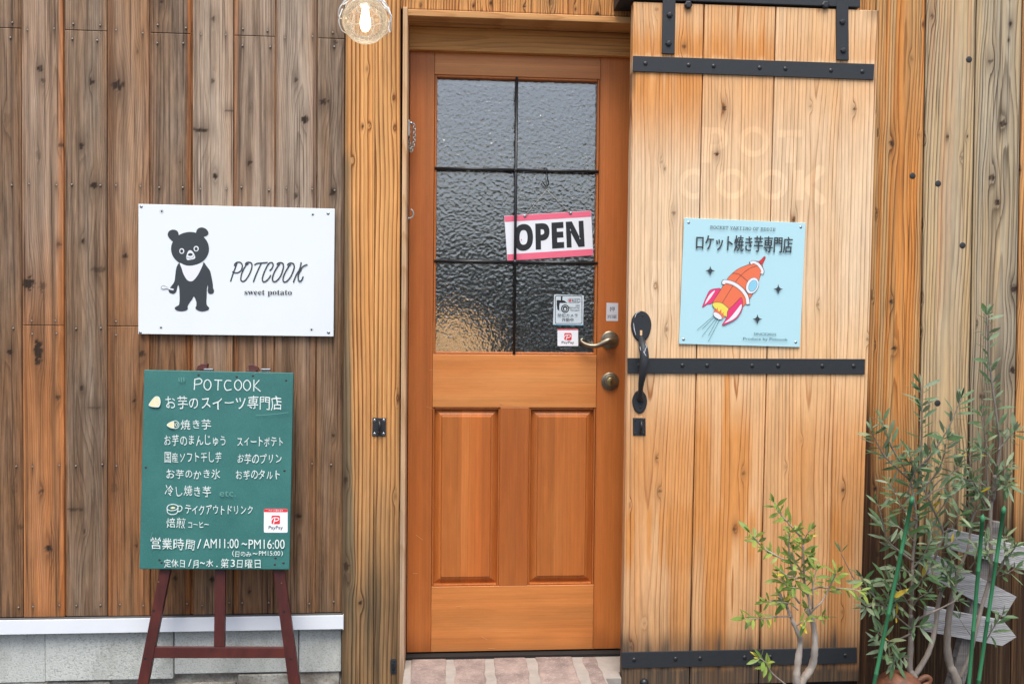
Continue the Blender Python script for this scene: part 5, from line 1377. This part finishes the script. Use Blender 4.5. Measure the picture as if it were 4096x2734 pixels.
def one_leaf(mb, c, dr, L, rs, rn, wide):
    up = np.array([rs.normal(0, .5), -.75+rs.normal(0, .3), .8]); sd = np.cross(dr, up); sd /= np.linalg.norm(sd)+1e-9; nn = np.cross(sd, dr)
    wd = L*wide*rs.uniform(.75, 1.15); curl = rs.uniform(-.22, .12)*L; V = []; prof = [(0, .10), (.12, .45), (.35, .95), (.6, 1.0), (.82, .62), (1.0, .04)]
    st_ = dr*L*.08
    for s_, wv in prof:
        p = c+st_+dr*L*s_+nn*curl*s_*s_
        V += [p-sd*wd*.5*wv+nn*wd*.10*wv, p, p+sd*wd*.5*wv+nn*wd*.10*wv]
    F = []
    for i in range(len(prof)-1):
        a_ = 3*i; F += [(a_, a_+1, a_+4, a_+3), (a_+1, a_+2, a_+5, a_+4)]
    r = float(np.clip(rs.beta(1.6, 1.6)*(rn[1]-rn[0])+rn[0], 0, .95)) if rs.rand() > .014 else .99
    mb.add(V, F, rnd=r)
def plant(name, label, cat, Y0, wood, branches, leafmat, barkmat, size, seed, group=None, every=.016, rn=(0, 1), wide=.28, spread=.95):
    """wood: thick stems [(frame, pts, r0, r1, dy)]; branches the same with leaves."""
    rs = np.random.RandomState(seed)
    b0 = wood[0]; base = W(*b0[0](*b0[1][0]), Y0)
    t = thing(name, label, cat, (base[0], base[1], 0), group)
    tb = MB(); lf = MB()
    for gi, grp in enumerate((wood, branches)):
        for (fr_, pts, r0, r1, y0_, y1_, st_) in grp:
            n = len(pts)
            P3 = [W(*fr_(*q), Y0+y0_+(y1_-y0_)*i/(n-1) + (0 if i in (0,) else rs.uniform(-.012, .012))) for i, q in enumerate(pts)]
            P = spline(P3, 6)
            if gi == 0 and st_ == 'ground':
                P = [np.array([P[0][0]+.01, P[0][1], 0.0])] + P
            rad = list(np.linspace(r0, r1, len(P))*(1+.08*rs.randn(len(P)).clip(-1, 1)))
            tb.tube(P, rad, 9 if r0 > .006 else 6)
            if isinstance(st_, (int, float)) and st_ is not True: leaves(lf, P, rad, size, every, spread, rs, st_, True, rn, wide)
    tb.obj('trunk', barkmat, t, smooth=True); lf.obj('crown', leafmat, t, smooth=True)
    return t
# small yellow green olive in front of the barn door
plant('small_olive', 'small yellow green olive bush with two pale stems in front of the barn door', 'plant', -.50,
      [(f8, [(548, 1600), (536, 1520), (548, 1400), (565, 1250), (552, 1190), (505, 1085)], .0135, .006, 0, 0, 'ground'),
       (f8, [(556, 1590), (590, 1530), (655, 1430), (675, 1300), (672, 1180), (652, 1075), (612, 1005)], .0130, .007, 0, -.02, 0.95),
       (f8, [(640, 1010), (632, 930), (600, 820), (592, 700), (588, 520)], .0045, .003, -.02, 0, .3)],
      [(f8, [(505, 1085), (470, 1000), (430, 930), (415, 890)], .005, .004, 0, 0, .3), (f8, [(645, 1030), (690, 985), (730, 945), (790, 830), (840, 730)], .0034, .0014, -.02, -.06, .45),
       (f8, [(632, 870), (700, 842), (780, 845), (900, 850), (1020, 866)], .003, .0012, -.02, -.04, .55), (f8, [(600, 760), (530, 772), (470, 755), (415, 715)], .0036, .0018, 0, -.05, .3),
       (f8, [(592, 490), (540, 430), (470, 350), (410, 280), (368, 200)], .003, .0012, 0, -.03, .1), (f8, [(500, 660), (400, 610), (290, 545), (240, 490), (190, 430)], .003, .0012, 0, -.05, .25),
       (f8, [(588, 520), (612, 450), (650, 405)], .0022, .001, 0, -.02, .2), (f8, [(522, 780), (495, 650), (480, 520), (490, 430)], .003, .0014, 0, -.03, .2), (f8, [(500, 1060), (400, 1060), (290, 1072), (150, 1075)], .0028, .001, 0, -.07, .35),
       (f8, [(560, 960), (500, 880), (440, 800), (400, 770)], .003, .001, 0, -.05, .2), (f8, [(548, 1010), (480, 960), (360, 950), (310, 945)], .0026, .001, -.02, -.06, .3), (f8, [(640, 1100), (700, 1060), (740, 1060)], .002, .001, -.02, -.04, .3),
       (f8, [(540, 1130), (590, 1090), (600, 1100)], .002, .001, -.02, -.05, .3), (f8, [(600, 800), (560, 700), (520, 640), (510, 560)], .0026, .001, 0, -.03, .2), (f8, [(620, 900), (560, 850), (500, 840)], .0026, .001, -.01, -.06, .2),
       (f8, [(660, 1000), (660, 900), (670, 780), (690, 700)], .0026, .001, -.01, -.05, .3), (f8, [(600, 650), (630, 610), (650, 590)], .002, .001, 0, -.03, .2),
       (f8, [(520, 1620), (430, 1550), (350, 1480), (300, 1400), (255, 1370)], .003, .001, 0, -.05, .55)],
      M_SHRUB, M_BARKL, .042, 21, 'olive trees', every=.0142, wide=.29, rn=(.1, .88))
# left olive, several stems behind the rusty jar
plant('olive_tree', 'bushy grey green olive tree with forked stems behind the rusty jar', 'tree', -.36,
      [(f8, [(1440, 1640), (1425, 1520), (1388, 1450), (1396, 1300), (1398, 1150), (1395, 1050)], .011, .0075, 0, 0, 'ground'),
       (f8, [(1430, 1500), (1530, 1330), (1580, 1150), (1600, 990), (1625, 880)], .009, .006, 0, .04, .97),
       (f8, [(1395, 1050), (1408, 850), (1412, 650), (1430, 450), (1440, 330), (1420, 180), (1400, 60)], .0055, .003, 0, 0, .3),
       (f8, [(1625, 880), (1590, 790), (1560, 690), (1600, 560), (1640, 430), (1570, 260), (1500, 110), (1470, 0)], .0055, .003, .04, .02, .35)],
      [(f8, [(1400, 1110), (1520, 1045), (1620, 1000), (1750, 935)], .005, .002, 0, -.08, .85), (f8, [(1400, 900), (1300, 850), (1230, 800), (1200, 780)], .003, .001, 0, -.06, .3), (f8, [(1410, 640), (1300, 560), (1220, 480), (1180, 330), (1150, 220)], .004, .0012, 0, -.06, .2),
       (f8, [(1300, 1060), (1180, 960), (1080, 860), (1030, 760)], .0035, .001, 0, -.08, .3), (f8, [(1090, 900), (980, 790), (920, 680), (872, 580)], .0022, .001, -.05, -.08, 2.0), (f8, [(1398, 1150), (1290, 1060), (1180, 980), (1060, 990)], .003, .001, 0, -.07, .3),
       (f8, [(1396, 1190), (1280, 1240), (1220, 1240), (1150, 1180)], .003, .001, 0, -.07, .4), (f8, [(1340, 1480), (1260, 1410), (1210, 1330), (1180, 1280)], .003, .001, -.02, -.07, .3), (f8, [(1380, 1380), (1310, 1360), (1270, 1400)], .002, .001, 0, -.06, .2),
       (f8, [(1412, 700), (1480, 620), (1530, 520), (1560, 400)], .003, .001, 0, -.06, .15), (f8, [(1408, 860), (1480, 780), (1540, 700)], .003, .001, 0, -.07, .2), (f8, [(1410, 760), (1340, 700), (1270, 690)], .003, .001, 0, -.07, .2), (f8, [(1400, 1000), (1460, 920), (1530, 880)], .003, .001, 0, -.07, .2),
       (f8, [(1398, 1000), (1340, 900), (1310, 800)], .003, .001, 0, -.05, .2), (f8, [(1398, 1080), (1330, 1000), (1240, 960), (1230, 880)], .003, .001, 0, -.06, .2),
       (f8, [(1420, 500), (1350, 420), (1290, 380)], .003, .001, 0, -.05, .2), (f8, [(1440, 330), (1340, 250), (1240, 60)], .003, .001, 0, -.05, .3), (f8, [(1396, 1180), (1420, 1140), (1470, 1130)], .002, .001, 0, -.06, .2),
       (f8, [(1640, 430), (1720, 380), (1760, 300)], .003, .001, 0, -.05, .3), (f8, [(1600, 560), (1690, 520), (1740, 470)], .003, .001, 0, -.05, .3), (f8, [(1580, 300), (1640, 230), (1680, 150)], .003, .001, 0, -.05, .4),
       (g5, [(590, 1500), (500, 1395), (440, 1300), (380, 1200), (340, 1100), (303, 1000)], .0042, .0014, .02, 0, .3), (g5, [(500, 1420), (430, 1360), (330, 1260), (270, 1160), (235, 1080)], .0034, .0014, .02, -.02, .4),
       (g5, [(580, 1420), (585, 1200), (588, 1000), (585, 760)], .0042, .0012, .02, 0, .15), (g5, [(590, 1330), (700, 1185), (790, 1030), (860, 860)], .0036, .0012, .02, 0, .15), (g5, [(610, 1560), (700, 1440), (790, 1385), (845, 1320)], .003, .0012, .02, .02, .75),
       (g5, [(600, 1480), (690, 1380), (740, 1260), (760, 1130)], .0034, .0012, .02, -.02, .2), (g5, [(560, 1470), (520, 1330), (500, 1220)], .003, .001, .02, -.03, .2), (g5, [(480, 1568), (510, 1450), (560, 1340), (640, 1260)], .003, .001, .02, -.04, .2), (g5, [(600, 1568), (680, 1500), (790, 1470)], .003, .001, .0, -.04, .3)],
      M_OLIVE, M_BARKG, .057, 22, 'olive trees', every=.0148, wide=.215, rn=(0, .9))
plant('olive_tree', 'tall olive tree with one straight grey stem at the right edge before the arrow signs', 'tree', -.33,
      [(f8, [(1760, 1660), (1735, 1520), (1690, 1420), (1670, 1270), (1685, 1050), (1722, 850), (1742, 760)], .0165, .0065, 0, 0, 'ground'),
       (f8, [(1765, 1520), (1830, 1380), (1880, 1200), (1930, 990), (1985, 800), (2000, 640), (1995, 340), (2010, 150), (2030, 0)], .0065, .0055, .02, .02, .985),
       (g5, [(1085, 1568), (1112, 1350), (1130, 1180), (1110, 1000), (1082, 790), (1055, 560), (1040, 280)], .006, .0016, .02, .03, .32)],
      [(f8, [(1742, 760), (1790, 640), (1835, 520), (1850, 360), (1890, 260)], .0055, .003, 0, 0, .6), (f8, [(1722, 850), (1690, 760), (1650, 700)], .003, .001, 0, -.05, .2), (f8, [(1740, 780), (1730, 700), (1700, 620)], .003, .001, 0, -.06, .2), 
       (f8, [(1722, 900), (1700, 830), (1680, 760)], .002, .001, 0, -.06, .2), (f8, [(1990, 800), (2050, 730), (2100, 640), (2105, 450)], .0035, .0014, .02, -.03, .25), (f8, [(2030, 760), (2110, 740), (2180, 700)], .0025, .001, .02, -.05, .3), (f8, [(2080, 660), (2140, 600), (2180, 540)], .0025, .001, .02, -.05, .3), (f8, [(1870, 1230), (1820, 1160), (1765, 1080)], .002, .001, .02, 0, 2.0),
       (f8, [(1960, 1250), (2010, 1160), (2080, 1050)], .0022, .001, -.02, -.06, .25), (f8, [(2000, 640), (1960, 560), (1975, 480)], .0022, .001, .02, -.05, .3), (f8, [(1840, 700), (1880, 640), (1900, 560)], .0022, .001, 0, -.05, .3),
       (g5, [(1050, 1568), (1045, 1400), (1040, 1200), (1000, 960)], .0034, .001, 0, 0, .5), (g5, [(1118, 1220), (1170, 1160), (1230, 1090)], .0028, .001, .02, 0, .35), (g5, [(960, 1568), (940, 1440), (925, 1330), (910, 1240)], .0032, .001, 0, -.02, .25), (g5, [(1110, 1400), (1150, 1360), (1190, 1320)], .0026, .001, .02, -.02, .2),
       (g5, [(1090, 1540), (1020, 1460), (960, 1450), (860, 1400)], .003, .001, .02, -.04, .3), (g5, [(1112, 1350), (1060, 1260), (980, 1200)], .0028, .001, .02, -.03, .3), (g5, [(1100, 1480), (1150, 1440), (1180, 1470)], .0026, .001, .02, -.03, .2), (f8, [(1970, 260), (1900, 120), (1870, 40)], .0032, .0012, .02, -.04, .2), (f8, [(1990, 200), (1930, 140), (1900, 100)], .0028, .0012, .02, -.05, .2), (f8, [(2010, 130), (2080, 60), (2120, 20)], .0028, .0012, .02, -.03, .2)],
      M_OLIVE, M_BARKG, .055, 23, 'olive trees', every=.0150, wide=.215, rn=(0, .9))
# green stakes
for lab, (tx, ty), (bx, by), yy in (('green plastic garden stake leaning left among the bushy olive', (3651, 1980), (3496, 2734), -.50),
                                    ('shorter of the two green stakes by the grey arrow signs', (3932, 2054), (3875, 2734), -.46),
                                    ('right hand green plastic stake crossing the grey arrow signs', (4017, 2021), (3913, 2734), -.44)):
    p1, p0 = W(tx, ty, yy), W(bx, by, yy); d_ = (p0-p1)/np.linalg.norm(p0-p1); p0 = p1+d_*((p1[2])/-d_[2])
    m = MB(); L = np.linalg.norm(p0-p1); P = []; Rr = []
    for s_, r_ in ((0, .0008), (.008, .0058), (.0085, .0068), (.026, .0068), (.0265, .0058)): P.append(p1+d_*s_); Rr.append(r_)
    s_ = .18
    while s_ < L-.05:
        for ds, r_ in ((-.004, .0057), (-.002, .0066), (.002, .0066), (.004, .0057)): P.append(p1+d_*(s_+ds)); Rr.append(r_)
        s_ += .19
    P.append(p0); Rr.append(.0057)
    tag(m.tube(P, Rr, 12).obj('garden_stake', M_GREENP, None, smooth=True), lab, 'garden stake', 'green plastic stakes')

# grey arrow signpost
YA = -.20
ap = thing('arrow_signpost', 'silvery weathered wooden signpost with three blank arrow boards behind the olive stems', 'signpost', (W(3830, 2734, YA)[0], YA, 0))
def aboard(pts, y, tilt_seed):
    F = [W(px_, py_, y) for px_, py_ in pts]
    m = MB().prism(F, (0, .016, 0)); V = np.array(m.V)
    ax = (F[1]-F[0]); ax /= np.linalg.norm(ax); nn = np.array([-ax[2], 0, ax[0]])
    al = V@nn
    o = mesh_obj('arrow_board', V, m.F, M_GREYW, ap, {'g': al/.007, 'kn': np.zeros(len(V)), 'st': np.full(len(V), .1), 'wx': np.full(len(V), .5), 'og': np.zeros(len(V)), 'tn': np.full(len(V), tilt_seed)}, bevel=.0015)
    return o
aboard([(3799, 2113), (4096, 2184), (4190, 2207), (4235, 2270), (4180, 2304), (4096, 2279), (3785, 2190)], YA, .05)
aboard([(3722, 2215), (3760, 2225), (4067, 2385), (4017, 2468), (3712, 2300)], YA+.004, -.04)
aboard([(3708, 2425), (4014, 2481), (4067, 2546), (4009, 2582), (3696, 2522)], YA-.004, .08)
p_ = [(3975, 2085), (4016, 2090), (3860, 2734), (3800, 2734)]
F = [W(*q, YA+.018) for q in p_]
F[2] = F[1]+(F[2]-F[1])*(F[1][2]/(F[1][2]-F[2][2])); F[3] = F[0]+(F[3]-F[0])*(F[0][2]/(F[0][2]-F[3][2]))
m = MB().prism(F, (0, .03, 0)); V = np.array(m.V)
mesh_obj('post', V, m.F, M_GREYW, ap, {'g': V[:, 0]/.008, 'kn': np.zeros(len(V)), 'st': np.full(len(V), .35), 'wx': np.full(len(V), .3), 'og': np.full(len(V), .3), 'tn': np.full(len(V), -.2)}, bevel=.002)

# rusty jar
YJ = -.42
jc = W(3597, 2780, YJ); js = (3+YJ)/FPX; jr = 104*js
jar = thing('rusty_jar', 'round rust brown jar with a small ear below the olive tree', 'jar', (jc[0], jc[1], 0))
prof = [(jr*.55, -jc[2]), (jr*.75, -jc[2]*.7), (jr*.98, -jc[2]*.35), (jr*1.0, -.06)] + [(jr*math.cos(a_), jr*math.sin(a_)) for a_ in [math.pi/2*i/10 for i in range(11)]][:-1] + [(.002, jr)]
MB().lathe(jc, prof, axis='z', n=40).obj('jar_body', M_RUST, jar, smooth=True)
MB().tube(spline([W(3672, 2722, YJ), W(3700, 2706, YJ), W(3718, 2712, YJ), W(3712, 2730, YJ), W(3690, 2740, YJ)], 5), .009, 10).obj('ear', M_RUST, jar, smooth=True)

for o in bpy.data.objects:
    if o.parent is None and 'category' in o and 'kind' not in o: o['kind'] = 'thing'
